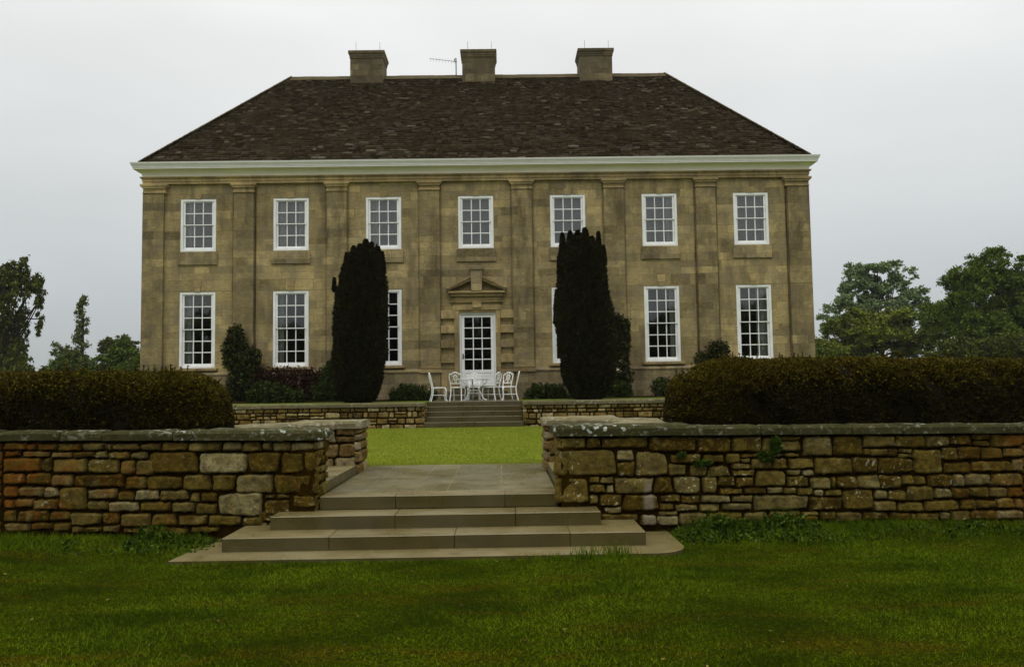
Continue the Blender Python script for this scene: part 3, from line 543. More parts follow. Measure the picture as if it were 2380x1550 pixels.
# ---- the two curved alcoves with low stone seats, one each side of the passage
def alcove(xf, s, label, seat_label):
    """xf passage line, s=-1 opens from the passage to the left, +1 to the right"""
    root = empty('alcove_wall', (xf+s*1.2, 11.1, .4), label, 'wall')
    cy, ri, ro = 11.12, 1.0, 1.62
    def inner(u, d, z):
        t = u/ri; return (xf+s*.04+s*(ri-d)*math.sin(t), cy+(ri-d)*math.cos(t), z)      # t=0 back, pi front
    mb = MB(); random_stones(mb, 0, math.pi*ri, LZ-.02, 1.16, inner, (.10, .24), (.16, .42), .022, 31 if s < 0 else 32)
    random_stones(mb, 0, .72, LZ-.04, 1.16, lambda u, d, z: (xf-s*(.0+d), 12.12+u, z), (.10, .24), (.2, .5), .02, 33 if s < 0 else 34)
    random_stones(mb, 0, 1.2, LZ-.04, 1.16, lambda u, d, z: (xf+s*u, 12.86+d, z), (.10, .24), (.2, .5), .02, 35)
    mb.build('stonework', 'rubble_alcove', root, smooth=True)
    mb = MB(); N_ = 24; V = []
    for i in range(N_+1):
        t = math.pi*i/N_
        for r_, z in ((ri+.03, .3), (ri+.03, 1.16), (ro, 1.16), (ro, .3)): V.append((xf+s*.04+s*r_*math.sin(t), cy+r_*math.cos(t), z))
    mb.add(V, [(4*i+k, 4*(i+1)+k, 4*(i+1)+(k+1) % 4, 4*i+(k+1) % 4) for i in range(N_) for k in range(4)])
    x_ = sorted((xf+s*.03, xf+s*1.2)); mb.box(x_[0], 12.16, .3, x_[1], 12.83, 1.158)
    mb.build('wall_core', 'core', root)
    # coping ring, then the straight piece over the back pier
    mb = MB(); prof = [(0, 0), (0, .7), (.04, 1), (.5, 1.06), (.96, 1), (1, .7), (1, 0)]; n = len(prof)
    for a0, a1 in ((.10, .30), (.305, .52), (.525, .74), (.745, .93)):
        V = []; N_ = 12
        for i in range(N_+1):
            t = math.pi*(a0+(a1-a0)*i/N_)
            for p, q in prof:
                r_ = (ri-.06)+(ro-ri+.12)*p; x, y = xf+s*.04+s*r_*math.sin(t), cy+r_*math.cos(t)
                V.append((x, y, 1.155+.105*q+(mnoise.noise(Vector((x*5, y*5, 3)))*.018+mnoise.noise(Vector((x*17, y*17, 9)))*.01)*(q > .6)))
        mb.add(V, [(i*n+k, i*n+k+1, (i+1)*n+k+1, (i+1)*n+k) for i in range(N_) for k in range(n-1)]+[tuple(range(n)), tuple(N_*n+k for k in range(n))])
    if s < 0: rough_slab(mb, xf-1.05, xf+.05, 12.06, 12.9, 1.16, 1.265, .012, 70, None, .05)
    else: rough_slab(mb, xf-.05, xf+1.15, 12.06, 12.9, 1.16, 1.265, .012, 71, None, -.05)
    mb.build('coping', 'coping_pale', root)
    # low seat: semicircular ledge with a straight front along the passage
    mb = MB(); pts = [(xf+s*.02+s*.985*math.sin(math.pi*i/16), cy+.985*math.cos(math.pi*i/16)) for i in range(17)]
    mb.prism(pts, 'z', LZ-.02, LZ+.125)
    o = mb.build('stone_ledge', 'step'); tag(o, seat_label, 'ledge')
alcove(-2.2, -1, 'curved rubble alcove wall on the left side of the paved gateway', 'low stone ledge inside the left gateway alcove')
alcove(.63, 1, 'curved rubble alcove wall on the right side of the paved gateway', 'low stone ledge inside the right gateway alcove')

# ================================================================== TERRACE WALLS AND STEPS
def terrace_wall(x0, x1, label, seed, ends):
    root = empty('terrace_wall', ((x0+x1)/2, 24.5, .5), label, 'wall')
    mb = MB(); random_stones(mb, x0, x1, .48, 1.17, lambda u, d, z: (u, 24.42-d, z), (.075, .24), (.10, .44), .026, seed, .026)
    xe, sg = ends; random_stones(mb, 0, 1.3, .5, 1.17, lambda u, d, z: (xe+sg*d, 24.42+u, z), (.1, .22), (.2, .5), .015, seed+1)
    mb.build('stonework', 'rubble_far', root, smooth=True)
    mb = MB().box(x0+.03, 24.44, .4, x1-.03, 24.9, 1.165); mb.build('wall_core', 'core', root)
    mb = MB(); x = x0; r_ = random.Random(seed)
    while x < x1:
        x2 = min(x+r_.uniform(.9, 1.9), x1); x2 = x1 if x1-x2 < .5 else x2
        rough_slab(mb, x+.004, x2-.004, 24.34, 24.95, 1.17, 1.285, .010, seed+x, None, .05 if x2 == x1 and sg > 0 else 0, .15); x = x2
    mb.build('coping', 'coping_far', root)
terrace_wall(-14, -2.40, 'low honey coloured rubble wall holding the terrace left of the terrace steps', 81, (-2.44, 1))
terrace_wall(.58, 13, 'low honey coloured rubble wall holding the terrace right of the terrace steps', 91, (.62, -1))
ts = empty('terrace_steps', (-.9, 24.9, .5), 'flight of five dark stone steps up to the terrace and white furniture', 'steps')
for k in range(5):
    z1 = .675+.152*k; y0 = 24.3+.34*k; x = [-2.42, -.9+.3*math.sin(k*2), .60] if k < 4 else [-2.36, -.7, .54]
    if k: x[0], x[-1] = -2.395, .575
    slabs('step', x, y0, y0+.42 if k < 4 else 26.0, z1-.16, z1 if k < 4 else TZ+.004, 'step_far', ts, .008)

# ================================================================== THE HOUSE
HY = 29.4; HX0, HX1, HB = -13.17, 11.45, 38.0; HC = -.94
hs = empty('country_house', (HC, HY, TZ), 'long two storey classical stone country house with hipped slate roof and three chimneys', 'house')
WX = [HC+3.44*k for k in range(-3, 4)]
UP = (6.88, 8.86); LO = (2.56, 5.38); W2 = .66
holes = [(x-W2, UP[0], x+W2, UP[1]) for x in WX]+[(x-W2, LO[0], x+W2, LO[1]) for i, x in enumerate(WX) if i != 3]
holes.append((-1.60, 1.74, -.25, 4.48))
xs = sorted(set([HX0, HX1]+[v for h in holes for v in (h[0], h[2])])); zs = sorted(set([TZ-.3, 9.7]+[v for h in holes for v in (h[1], h[3])]))
mb = MB()
for i in range(len(xs)-1):
    for j in range(len(zs)-1):
        cx, cz = (xs[i]+xs[i+1])/2, (zs[j]+zs[j+1])/2
        if not any(h[0] < cx < h[2] and h[1] < cz < h[3] for h in holes): mb.add([(xs[i], HY, zs[j]), (xs[i+1], HY, zs[j]), (xs[i+1], HY, zs[j+1]), (xs[i], HY, zs[j+1])], [(0, 1, 2, 3)])
for x0, z0, x1, z1 in holes:
    mb.add([(x0, HY, z0), (x1, HY, z0), (x1, HY, z1), (x0, HY, z1), (x0, HY+.3, z0), (x1, HY+.3, z0), (x1, HY+.3, z1), (x0, HY+.3, z1)], [(0, 1, 5, 4), (1, 2, 6, 5), (2, 3, 7, 6), (3, 0, 4, 7)])
mb.add([(HX0, HY, TZ-.3), (HX0, HB, TZ-.3), (HX0, HB, 9.7), (HX0, HY, 9.7), (HX1, HY, TZ-.3), (HX1, HB, TZ-.3), (HX1, HB, 9.7), (HX1, HY, 9.7)], [(0, 1, 2, 3), (4, 7, 6, 5), (1, 5, 6, 2)])
mb.build('wall', 'ashlar', hs)
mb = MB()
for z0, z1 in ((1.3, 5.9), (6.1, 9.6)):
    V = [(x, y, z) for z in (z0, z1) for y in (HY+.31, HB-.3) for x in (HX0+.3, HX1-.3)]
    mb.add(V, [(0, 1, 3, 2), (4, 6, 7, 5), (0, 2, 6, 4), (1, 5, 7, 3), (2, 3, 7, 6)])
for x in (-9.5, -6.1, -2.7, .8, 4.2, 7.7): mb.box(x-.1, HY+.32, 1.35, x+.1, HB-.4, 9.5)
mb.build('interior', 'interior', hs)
def ring(mb, prof):
    """sweep an (offset, z) profile round the four sides of the house with mitred corners"""
    n = len(prof); V = []
    for cx, cy, sx_, sy_ in ((HX0, HY, -1, -1), (HX1, HY, 1, -1), (HX1, HB, 1, 1), (HX0, HB, -1, 1)): V += [(cx+sx_*o, cy+sy_*o, z) for o, z in prof]
    mb.add(V, [(i*n+k, ((i+1) % 4)*n+k, ((i+1) % 4)*n+k+1, i*n+k+1) for i in range(4) for k in range(n-1)])
# plinth, split by the door
mb = MB()
for x0, x1 in ((HX0-.12, -2.30), (.46, HX1+.12)):
    mb.box(x0, HY-.11, TZ-.3, x1, HY-.002, 2.27); mb.prism([(HY-.002, 2.27), (HY-.13, 2.27), (HY-.145, 2.32), (HY-.12, 2.37), (HY-.05, 2.41), (HY-.002, 2.42)], 'x', x0-.01, x1)
mb.box(HX0-.12, HY, TZ-.3, HX0-.002, HB, 2.27); mb.box(HX1+.002, HY, TZ-.3, HX1+.12, HB, 2.27)
mb.build('plinth', 'plinth', hs)
mb = MB(); ring(mb, [(0, 9.40), (.115, 9.405), (.115, 9.49), (.135, 9.50), (.135, 9.58), (.16, 9.60), (.19, 9.63), (.20, 9.672), (0, 9.675)]); mb.build('architrave', 'dressed', hs)
mb = MB(); cv = [(.125, 9.672), (.13, 9.70)]+[(.13+.21*(1-math.cos(t*math.pi/16)), 9.70+.215*math.sin(t*math.pi/16)) for t in range(1, 9)]+[(.36, 9.917)]
ring(mb, cv); o = mb.build('cornice_cove', 'cove', hs)
mb = MB(); ring(mb, [(.33, 9.918), (.375, 9.92), (.375, 9.965), (.39, 9.97), (.39, 10.005), (.40, 10.01), (.415, 10.05), (.445, 10.10), (.455, 10.155), (.43, 10.16), (.39, 10.10), (0.1, 10.10)]); mb.build('cornice_fascia', 'fascia', hs)
# pilasters
for k in range(8):
    x = HC+3.44*(k-3.5)+(.14 if k == 0 else 0); e = .37 if k else .345
    mb = MB(); mb.box(x-e, HY-.13, 2.40, x+e, HY-.002, 9.06)
    if k in (0, 7):
        s = -1 if k == 0 else 1; xo = (HX0 if k == 0 else HX1); a_, b_ = sorted((xo+s*.002, xo+s*.10)); mb.box(a_, HY-.0, 2.40, b_, HY+.74, 9.06)
        a_, b_ = sorted((xo, xo+s*.10)); mb.box(a_, HY-.1295, 2.40, b_, HY-.0, 9.06)
    p = mb.build('pilaster', 'pilaster', hs)
    mb = MB(); g = .06 if k in (0, 7) else 0
    mb.box(x-e-.03-g, HY-.165, 9.06, x+e+.03+g, HY-.003, 9.10, .008); mb.box(x-e-.01-g, HY-.145, 9.10, x+e+.01+g, HY-.003, 9.24)
    mb.prism([(x-e-.02-g, 9.24), (x+e+.02+g, 9.24), (x+e+.08+g, 9.31), (x-e-.08-g, 9.31)], 'y', HY-.20, HY-.003); mb.box(x-e-.10-g, HY-.23, 9.31, x+e+.10+g, HY-.003, 9.40, .01)
    mb.build('capital', 'dressed', p)
    mb = MB(); mb.box(x-e-.05-g, HY-.185, 2.27, x+e+.05+g, HY-.147, 2.40, .004); mb.box(x-e-.03-g, HY-.16, 2.42, x+e+.03+g, HY-.131, 2.50, .006); mb.build('base_moulding', 'dressed', p)
# window aprons and keystones
for x in WX:
    mb = MB(); mb.box(x-.73, HY-.055, 6.38, x+.73, HY-.001, 6.85, .01); mb.build('apron', 'plinth', hs)
    mb = MB(); mb.box(x-W2-.03, HY-.04, 6.852, x+W2+.03, HY+.1, 6.878, .004); mb.build('sill', 'dressed', hs)
    for i, zt in enumerate((LO[1], UP[1])):
        if i == 0 and x == WX[3]: continue
        mb = MB().prism([(x-.10, zt), (x+.10, zt), (x+.16, zt+(.42 if i == 0 else .22)), (x-.16, zt+(.42 if i == 0 else .22))], 'y', HY-.022, HY-.001); mb.build('keystone', 'dressed', hs)
for i, x in enumerate(WX):
    if i != 3:
        mb = MB(); mb.box(x-W2-.12, HY-.16, 2.46, x+W2+.12, HY+.1, 2.555, .01); mb.build('sill', 'dressed', hs)
# sash windows
def window(x, z0, z1, nrow, drape, blind):
    x0, x1 = x-W2, x+W2; b = .095; yf = HY+.015
    mb = MB(); mb.box(x0, yf, z0, x0+b, yf+.14, z1, .006); mb.box(x1-b, yf, z0, x1, yf+.14, z1, .006); mb.box(x0+b, yf, z1-b, x1-b, yf+.14, z1, .006); mb.box(x0+b, yf-.03, z0, x1-b, yf+.14, z0+.075, .006)
    win = mb.build('window', 'white', hs)
    gx0, gx1 = x0+.165, x1-.165; gz0, gz1 = z0+.17, z1-.125; half = nrow//2; zm = gz0+(gz1-gz0)/2
    for up_ in (0, 1):
        ys = yf+(.075 if up_ == 0 else .035); za, zb = (gz0, zm-.014) if up_ == 0 else (zm+.014, gz1)
        mb = MB(); mb.box(x0+b+.002, ys, (z0+.076 if up_ == 0 else zm-.016), gx0, ys+.035, (zm+.016 if up_ == 0 else z1-b-.002), .003); mb.box(gx1, ys, (z0+.076 if up_ == 0 else zm-.016), x1-b-.002, ys+.035, (zm+.016 if up_ == 0 else z1-b-.002), .003)
        if up_ == 0: mb.box(gx0, ys+.001, z0+.077, gx1, ys+.034, gz0, .003); mb.box(gx0, ys+.001, zm-.018, gx1, ys+.034, zm+.015)
        else: mb.box(gx0, ys+.001, gz1, gx1, ys+.034, z1-b-.003, .003); mb.box(gx0, ys+.001, zm-.015, gx1, ys+.034, zm+.018)
        for k in (1, 2): xx_ = gx0+(gx1-gx0)*k/3; mb.box(xx_-.017, ys+.004, za, xx_+.017, ys+.030, zb)
        for k in range(1, half): zz = za+(zb-za)*k/half; mb.box(gx0, ys+.006, zz-.017, gx1, ys+.028, zz+.017)
        mb.build('sash', 'white', win)
    mb = MB(); mb.box(gx0-.02, yf+.055, zm, gx1+.02, yf+.059, gz1+.02); mb.box(gx0-.02, yf+.096, gz0-.02, gx1+.02, yf+.10, zm-.002); mb.build('pane', 'glass', win)
    if blind: 
        zb = z0+(z1-z0)*(1-blind[1]); MB().box(x0+.02, HY+.30, zb, x1-.02, HY+.304, z1).build('blind', blind[0], win)
    for side, wd in drape:
        N_ = 16; V = []; xa = gx0-.06 if side < 0 else gx1+.06-wd
        for q in range(N_+1):
            u = q/N_; yy = HY+.24+.03*math.sin(u*wd*70+x); V += [(xa+wd*u, yy, z0), (xa+wd*u, yy, z1)]
        MB().add(V, [(2*q, 2*q+2, 2*q+3, 2*q+1) for q in range(N_)]).build('curtain', 'curtain', win, smooth=True)
UD = [[(-1, .34)], [(-1, .36), (1, .34)], [(-1, .33), (1, .16)], [], [], [(1, .3)], [(1, .12)]]
LD = [[(-1, .34)], [(-1, .26)], [(-1, .2)], None, [(1, .2)], [(1, .24)], [(1, .42)]]
for i, x in enumerate(WX):
    window(x, UP[0], UP[1], 4, UD[i], ('blind', 1.0))
    if i != 3: window(x, LO[0], LO[1], 6, LD[i], ('dim', .17) if i in (0, 1, 2) else ('dim', .34))
# glazed door
dx0, dx1 = -1.60, -.25; yf = HY+.01
mb = MB(); mb.box(dx0, yf, 1.75, dx0+.07, yf+.14, 4.48, .006); mb.box(dx1-.07, yf, 1.75, dx1, yf+.14, 4.48, .006); mb.box(dx0+.07, yf, 4.41, dx1-.07, yf+.14, 4.48, .006)
fr_ = mb.build('door_frame', 'white', hs)
mb = MB(); a0, a1 = dx0+.075, dx1-.075; g0, g1 = a0+.11, a1-.11; z0, z1 = 2.36, 4.30; yd = yf+.045
mb.box(a0, yd, 1.76, g0, yd+.05, 4.40, .004); mb.box(g1, yd, 1.76, a1, yd+.05, 4.40, .004); mb.box(g0, yd+.001, z1, g1, yd+.049, 4.40, .003)
mb.box(g0, yd+.001, 2.24, g1, yd+.049, z0, .003); mb.box(g0, yd+.001, 1.76, g1, yd+.049, 1.92, .003); mb.box(g0, yd+.015, 1.92, g1, yd+.04, 2.24); mb.box(g0+.07, yd+.007, 1.98, g1-.07, yd+.03, 2.18, .01)
for k in (1, 2): xx_ = g0+(g1-g0)*k/3; mb.box(xx_-.018, yd+.006, z0, xx_+.018, yd+.044, z1)
for k in range(1, 5): zz = z0+(z1-z0)*k/5; mb.box(g0, yd+.008, zz-.018, g1, yd+.042, zz+.018)
door = mb.build('door', 'white', hs)
MB().box(g0-.02, yd+.022, z0-.02, g1+.02, yd+.027, z1+.02).build('pane', 'glass', door)
mb = MB(); mb.tube([(a0+.055, yd, 2.86), (a0+.055, yd-.05, 2.86), (a0+.12, yd-.055, 2.86)], .012); mb.box(a0+.03, yd-.008, 2.76, a0+.08, yd-.001, 2.96); mb.build('handle', 'metal', door)
# stone door surround
sr = MB()
zb = [(1.28, 2.36), (2.62, 2.92), (3.17, 3.46), (3.71, 4.00), (4.25, 4.55)]; 
for x0, x1 in ((-2.27, -1.78), (-.07, .42)):
    for a_, b_ in zb: sr.box(x0, HY-.13, a_, x1, HY-.001, b_, .012)
for x0, x1 in ((-1.78, -1.602), (-.248, -.07)): sr.box(x0, HY-.10, 1.3, x1, HY-.001, 4.56, .01)
sr.box(-1.70, HY-.06, 4.482, -.15, HY-.002, 4.56)
sur = sr.build('door_surround', 'dressed', hs)
mb = MB(); mb.box(-1.84, HY-.12, 4.562, -.03, HY-.001, 4.74, .01); mb.box(-1.80, HY-.09, 4.742, -.07, HY-.001, 4.84); mb.box(-1.90, HY-.17, 4.842, .03, HY-.001, 4.90, .01); mb.box(-1.84, HY-.14, 4.902, -.03, HY-.001, 5.06, .02); mb.box(-1.10, HY-.19, 4.64, -.77, HY-.001, 4.903, .01); mb.build('entablature', 'dressed', sur)
mb = MB(); mb.box(-1.98, HY-.34, 5.17, .11, HY-.001, 5.25, .012); mb.box(-1.90, HY-.24, 5.062, .03, HY-.001, 5.168)
for s in (-1, 1):
    xc = -.935; o1 = (xc+s*1.08, 5.255); i1 = (xc+s*.24, 5.62); t = .085
    mb.prism([o1, (o1[0], o1[1]+t), (i1[0], i1[1]+t*1.15), i1], 'y', HY-.34, HY-.001)
    mb.prism([(o1[0]-s*.06, o1[1]+t), (o1[0]+s*.05, o1[1]+t+.0), (i1[0], i1[1]+t*2.1), (i1[0], i1[1]+t*1.17)], 'y', HY-.39, HY-.002)
    mb.prism([(xc+s*.75, 5.252), (xc+s*.24, 5.252), (xc+s*.24, 5.50)], 'y', HY-.08, HY-.003)
mb.build('pediment', 'dressed', sur)
mb = MB(); mb.prism([(-1.13, 5.255), (-.74, 5.255), (-.715, 6.02), (-1.155, 6.02)], 'y', HY-.36, HY-.001); mb.box(-1.19, HY-.40, 6.02, -.68, HY-.002, 6.16, .015); mb.build('keyblock', 'plinth', sur)
ds = MB(); ds.box(-2.2, 28.35, TZ-.05, .35, HY-.15, 1.42, .01); ds.box(-2.0, 28.72, 1.42, .15, HY-.152, 1.58, .01); ds.box(-1.85, 29.05, 1.58, 0, HY+.1, 1.735, .01); ds.build('door_step', 'step_far', hs)

# roof: hipped, stone slates laid in diminishing courses
EY, EZ, RY, RZ = HY-.17, 10.14, HY+4.3, 15.12; E0, E1 = HX0-.25, HX1+.19; EB = 2*RY-EY; RX0, RX1 = E0+(RY-EY), E1-(RY-EY)
mb = MB().add([(E0, EY, EZ), (E1, EY, EZ), (E1, EB, EZ), (E0, EB, EZ), (RX0, RY, RZ), (RX1, RY, RZ)], [(0, 1, 5, 4), (1, 2, 5), (2, 3, 4, 5), (3, 0, 4), (0, 3, 2, 1)])
roof = mb.build('roof', 'underlay', hs)
def slope(A, B, T0, T1, seed, coarse=1.0):
    """slates over the trapezium A-B (eaves) to T0-T1 (top)"""
    A, B, T0, T1 = map(Vector, (A, B, T0, T1)); ex = (B-A).normalized(); up_ = (T0-A)-ex*(T0-A).dot(ex); L = up_.length; up_.normalize(); nr = ex.cross(up_).normalized(); nr = nr if nr.z > 0 else -nr
    W = (B-A).length; in0 = (T0-A).dot(ex); in1 = W-(T1-A).dot(ex); r_ = random.Random(seed); V = []; s = -.06
    while s < L-.03:
        ex_ = (.162-.082*max(s, 0)/L)*coarse*r_.uniform(.9, 1.1); f = max(s, 0)/L; u = in0*f+r_.uniform(-.2, 0); u1 = W-in1*f
        while u < u1:
            wd = r_.uniform(.12, .38)*(1.15-.55*f)*coarse; a_, b_ = max(u, in0*f-.02), min(u+wd-.006, u1+.02); l_ = min(ex_*1.7, L-s+.01); th = r_.uniform(.014, .034); j = r_.uniform(-.014, .014); tl = r_.uniform(-.010, .010)
            if b_-a_ > .03:
                for uu, ss, hh in ((a_, s+j, .020+tl), (b_, s+j+tl*.6, .020-tl), (b_, s+l_, .006), (a_, s+l_, .006)):
                    p = A+ex*uu+up_*ss+nr*hh; V.append(p)
                for uu, ss, hh in ((a_, s+j, .020+th+tl), (b_, s+j+tl*.6, .020+th-tl), (b_, s+l_, .012), (a_, s+l_, .012)):
                    p = A+ex*uu+up_*ss+nr*hh; V.append(p)
            u += wd
        s += ex_
    V = np.array([tuple(v) for v in V]); n = len(V)//8; b = np.array([(0, 3, 2, 1), (4, 5, 6, 7), (0, 1, 5, 4), (1, 2, 6, 5), (2, 3, 7, 6), (3, 0, 4, 7)])
    return V, (np.arange(n)[:, None, None]*8+b[None]).reshape(-1, 4)
for args in (((E0, EY, EZ), (E1, EY, EZ), (RX0, RY, RZ), (RX1, RY, RZ), 1), ((E0, EB, EZ), (E0, EY, EZ), (RX0, RY, RZ), (RX0, RY, RZ), 2, 1.2), ((E1, EY, EZ), (E1, EB, EZ), (RX1, RY, RZ), (RX1, RY, RZ), 3, 1.2), ((E1, EB, EZ), (E0, EB, EZ), (RX1, RY, RZ), (RX0, RY, RZ), 4, 2.0)):
    V, F = slope(*args); np_mesh('slating', V, F, 'slate', roof)
mb = MB(); r_ = random.Random(9); x = RX0-.05
while x < RX1:
    x2 = min(x+r_.uniform(.45, .6), RX1+.05); q = r_.uniform(-.006, .006); mb.prism([(RY-.22, RZ-.155+q), (RY, RZ+.075+q), (RY+.22, RZ-.155+q), (RY, RZ-.02+q)], 'x', x+.001, x2-.001); x = x2
for A, B in (((E0, EY, EZ+.02), (RX0, RY, RZ)), ((E1, EY, EZ+.02), (RX1, RY, RZ)), ((E0, EB, EZ+.02), (RX0, RY, RZ)), ((E1, EB, EZ+.02), (RX1, RY, RZ))):
    A, B = Vector(A), Vector(B); N_ = 30
    for k in range(N_): p, q = A.lerp(B, k/N_), A.lerp(B, (k+.97)/N_); mb.tube([p+Vector((0, 0, .065+r_.uniform(0, .012))), q+Vector((0, 0, .065))], .05, 6)
mb.build('ridge_tiles', 'ridge', roof)
for cx, label in ((-5.66, None), (-.87, None), (4.17, None)):
    mb = MB(); mb.box(cx-.70, RY-.38, 14.3, cx+.70, RY+.75, 15.90)
    ch = mb.build('chimney', 'chimney', hs)
    mb = MB(); mb.box(cx-.725, RY-.405, 15.83, cx+.725, RY+.775, 15.91); mb.prism([(cx-.725, 15.912), (cx+.725, 15.912), (cx+.76, 16.01), (cx-.76, 16.01)], 'y', RY-.42, RY+.79); mb.box(cx-.78, RY-.45, 16.012, cx+.78, RY+.82, 16.15, .015)
    mb.build('cap', 'chimney', ch)
    for s in (-.46, .56): MB().tube([(cx+s, RY-.3, 16.14), (cx+s, RY-.3, 16.55)], .007, 6).build('rod', 'metal', ch)
ae = empty('television_aerial', (-1.85, RY-.05, 15.2), 'thin grey television aerial on the roof ridge left of the middle chimney', 'aerial')
MB().tube([(-1.85, RY-.05, 15.1), (-1.85, RY-.05, 15.92)], .022, 6).build('mast', 'metal', ae)
MB().tube([(-1.80, RY-.05, 15.76), (-2.98, RY-.15, 15.87)], .010, 6).build('boom', 'metal', ae)
mb = MB()
for k in range(9): x = -1.92-.13*k; z = 15.77+.0095*(k*1.3); mb.tube([(x, RY-.28, z), (x, RY+.2, z)], .004, 4)
mb.tube([(-1.86, RY-.1, 15.68), (-1.93, RY-.1, 15.89)], .01, 5); mb.tube([(-1.98, RY-.1, 15.70), (-1.86, RY-.1, 15.90)], .01, 5); mb.build('elements', 'metal', ae)
# ================================================================== CLIPPED HEDGES ON THE FRONT WALLS
def hedge(name, xe, xf, label, seed, n):
    """xe: rounded end by the gateway, xf: far end"""
    s = 1 if xf > xe else -1; L = abs(xf-xe)
    root = empty(name, ((xe+xf)/2, 10.5, .45), label, 'hedge')
    zt, yc, hw = 2.05, 10.46, .80
    def surf(t, a):     # t metres from the rounded end, a angle round the section: 0 front bottom .. pi back bottom
        e = np.clip(t/.95, 0, 1); rw = hw*(1-(1-np.clip(t/.75, 0, 1))**2.6)**(1/2.4); h = zt-.37*(1-e)**2.6-.025*np.sin(t*.7+seed)
        h = 1.22+(h-1.22)*(1-(1-np.clip(t/.24, 0, 1))**3)**(1/2.8)
        ca, sa = np.cos(a), np.sin(a); p = 2/3.8; cx = np.sign(ca)*np.abs(ca)**p; sz = np.abs(sa)**p
        zb = .5; z = zb+(h-zb)*sz; y = yc-rw*cx*(.93+.07*np.clip((z-1.0)/1.0, 0, 1))
        bl = .035*np.sin(t*2.7+seed)*np.sin(z*4+t)+.02*np.sin(t*7.1+z*5+seed)
        return xe+s*t, y-bl*cx, z+bl*.4*sz
    T, A = np.meshgrid(np.concatenate([np.linspace(0, 1.3, 26), np.linspace(1.36, L, int((L-1.3)*9))]), np.linspace(.0, np.pi, 40), indexing='ij')
    X, Y, Z = surf(T, A); sh = .04; Yc = yc+(Y-yc)*(1-sh/.8); V = np.stack([X+s*sh, Yc, .5+(Z-.5)*(1-sh/1.5)], -1).reshape(-1, 3)
    I = np.arange(V.shape[0]).reshape(T.shape); F = np.stack([I[:-1, :-1], I[1:, :-1], I[1:, 1:], I[:-1, 1:]], -1).reshape(-1, 4)
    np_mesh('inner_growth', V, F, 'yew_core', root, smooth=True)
    # leaf sprays over the whole skin
    t = rng.uniform(0, 1, n)**1.0*min(L, 7.0); k = n//6; t[:k] = rng.uniform(0, 1.1, k)
    a_ = np.abs(rng.normal(0, .9, n))%np.pi; a_ = np.where(rng.uniform(size=n) < .75, rng.uniform(0, 1.75, n), rng.uniform(1.75, np.pi, n))
    x, y, z = surf(t, a_); e = .01
    x2, y2, z2 = surf(t+e, a_); x3, y3, z3 = surf(t, np.clip(a_+e, 0, np.pi))
    N = np.cross(np.stack([x2-x, y2-y, z2-z], 1), np.stack([x3-x, y3-y, z3-z], 1)); N /= np.linalg.norm(N, axis=1)[:, None]+1e-9
    C_ = np.stack([x, y-yc, z-1.2], 1); C_[:, 0] = 0; sg = np.sign((N*C_).sum(1)); N *= np.where(sg == 0, 1, sg)[:, None]
    P = np.stack([x, y, z], 1); lump = np.array([mnoise.noise(Vector(p*5.5))*.5+mnoise.noise(Vector(p*13))*.5 for p in P]) if False else np.sin(P[:, 0]*11+P[:, 2]*7)*np.sin(P[:, 1]*9+P[:, 2]*13)*.5+rng.normal(0, .5, n)
    P = P+N*(lump*.016)[:, None]-N*.01
    hol = np.sin(P[:, 0]*5.3+seed)*np.sin(P[:, 2]*9.1+P[:, 0]*2.2)+.6*np.sin(P[:, 0]*13.7+P[:, 2]*6.3); P -= N*(np.clip(hol-.35, 0, 1)*.05)[:, None]      # thin patches
    st_ = rng.integers(0, n, 260)
    for q_ in st_:                                               # stray shoots standing off the clipped face
        if P[q_, 2] < 1.5: continue
        kk = rng.integers(0, n, 14); P[kk] = P[q_]+N[q_]*rng.uniform(0, .06, (14, 1))+np.array([0, 0, 1.0])*rng.uniform(0, .05, (14, 1))+rng.normal(0, .005, (14, 3)); N[kk] = N[q_]+np.array([0, 0, .8])
    u_ = rng.uniform(size=n); tip = (u_ < np.clip((P[:, 2]-1.60)*1.5, .012, .60)+.25*np.clip(1-t, 0, 1)*(P[:, 2] > 1.35))
    leaves('foliage', P[~tip], N[~tip], .017, 'hedge', root, .8, 2.0); leaves('new_growth', P[tip]+N[tip]*.008, N[tip], .016, 'hedge_tip', root, .9, 2.0)
hedge('clipped_hedge', -3.58, -10.6, 'clipped dark hedge with golden tips above the left front wall', 1.0, 200000)
hedge('clipped_hedge', 2.12, 10.6, 'clipped dark hedge with golden and red tips above the right front wall', 4.2, 215000)

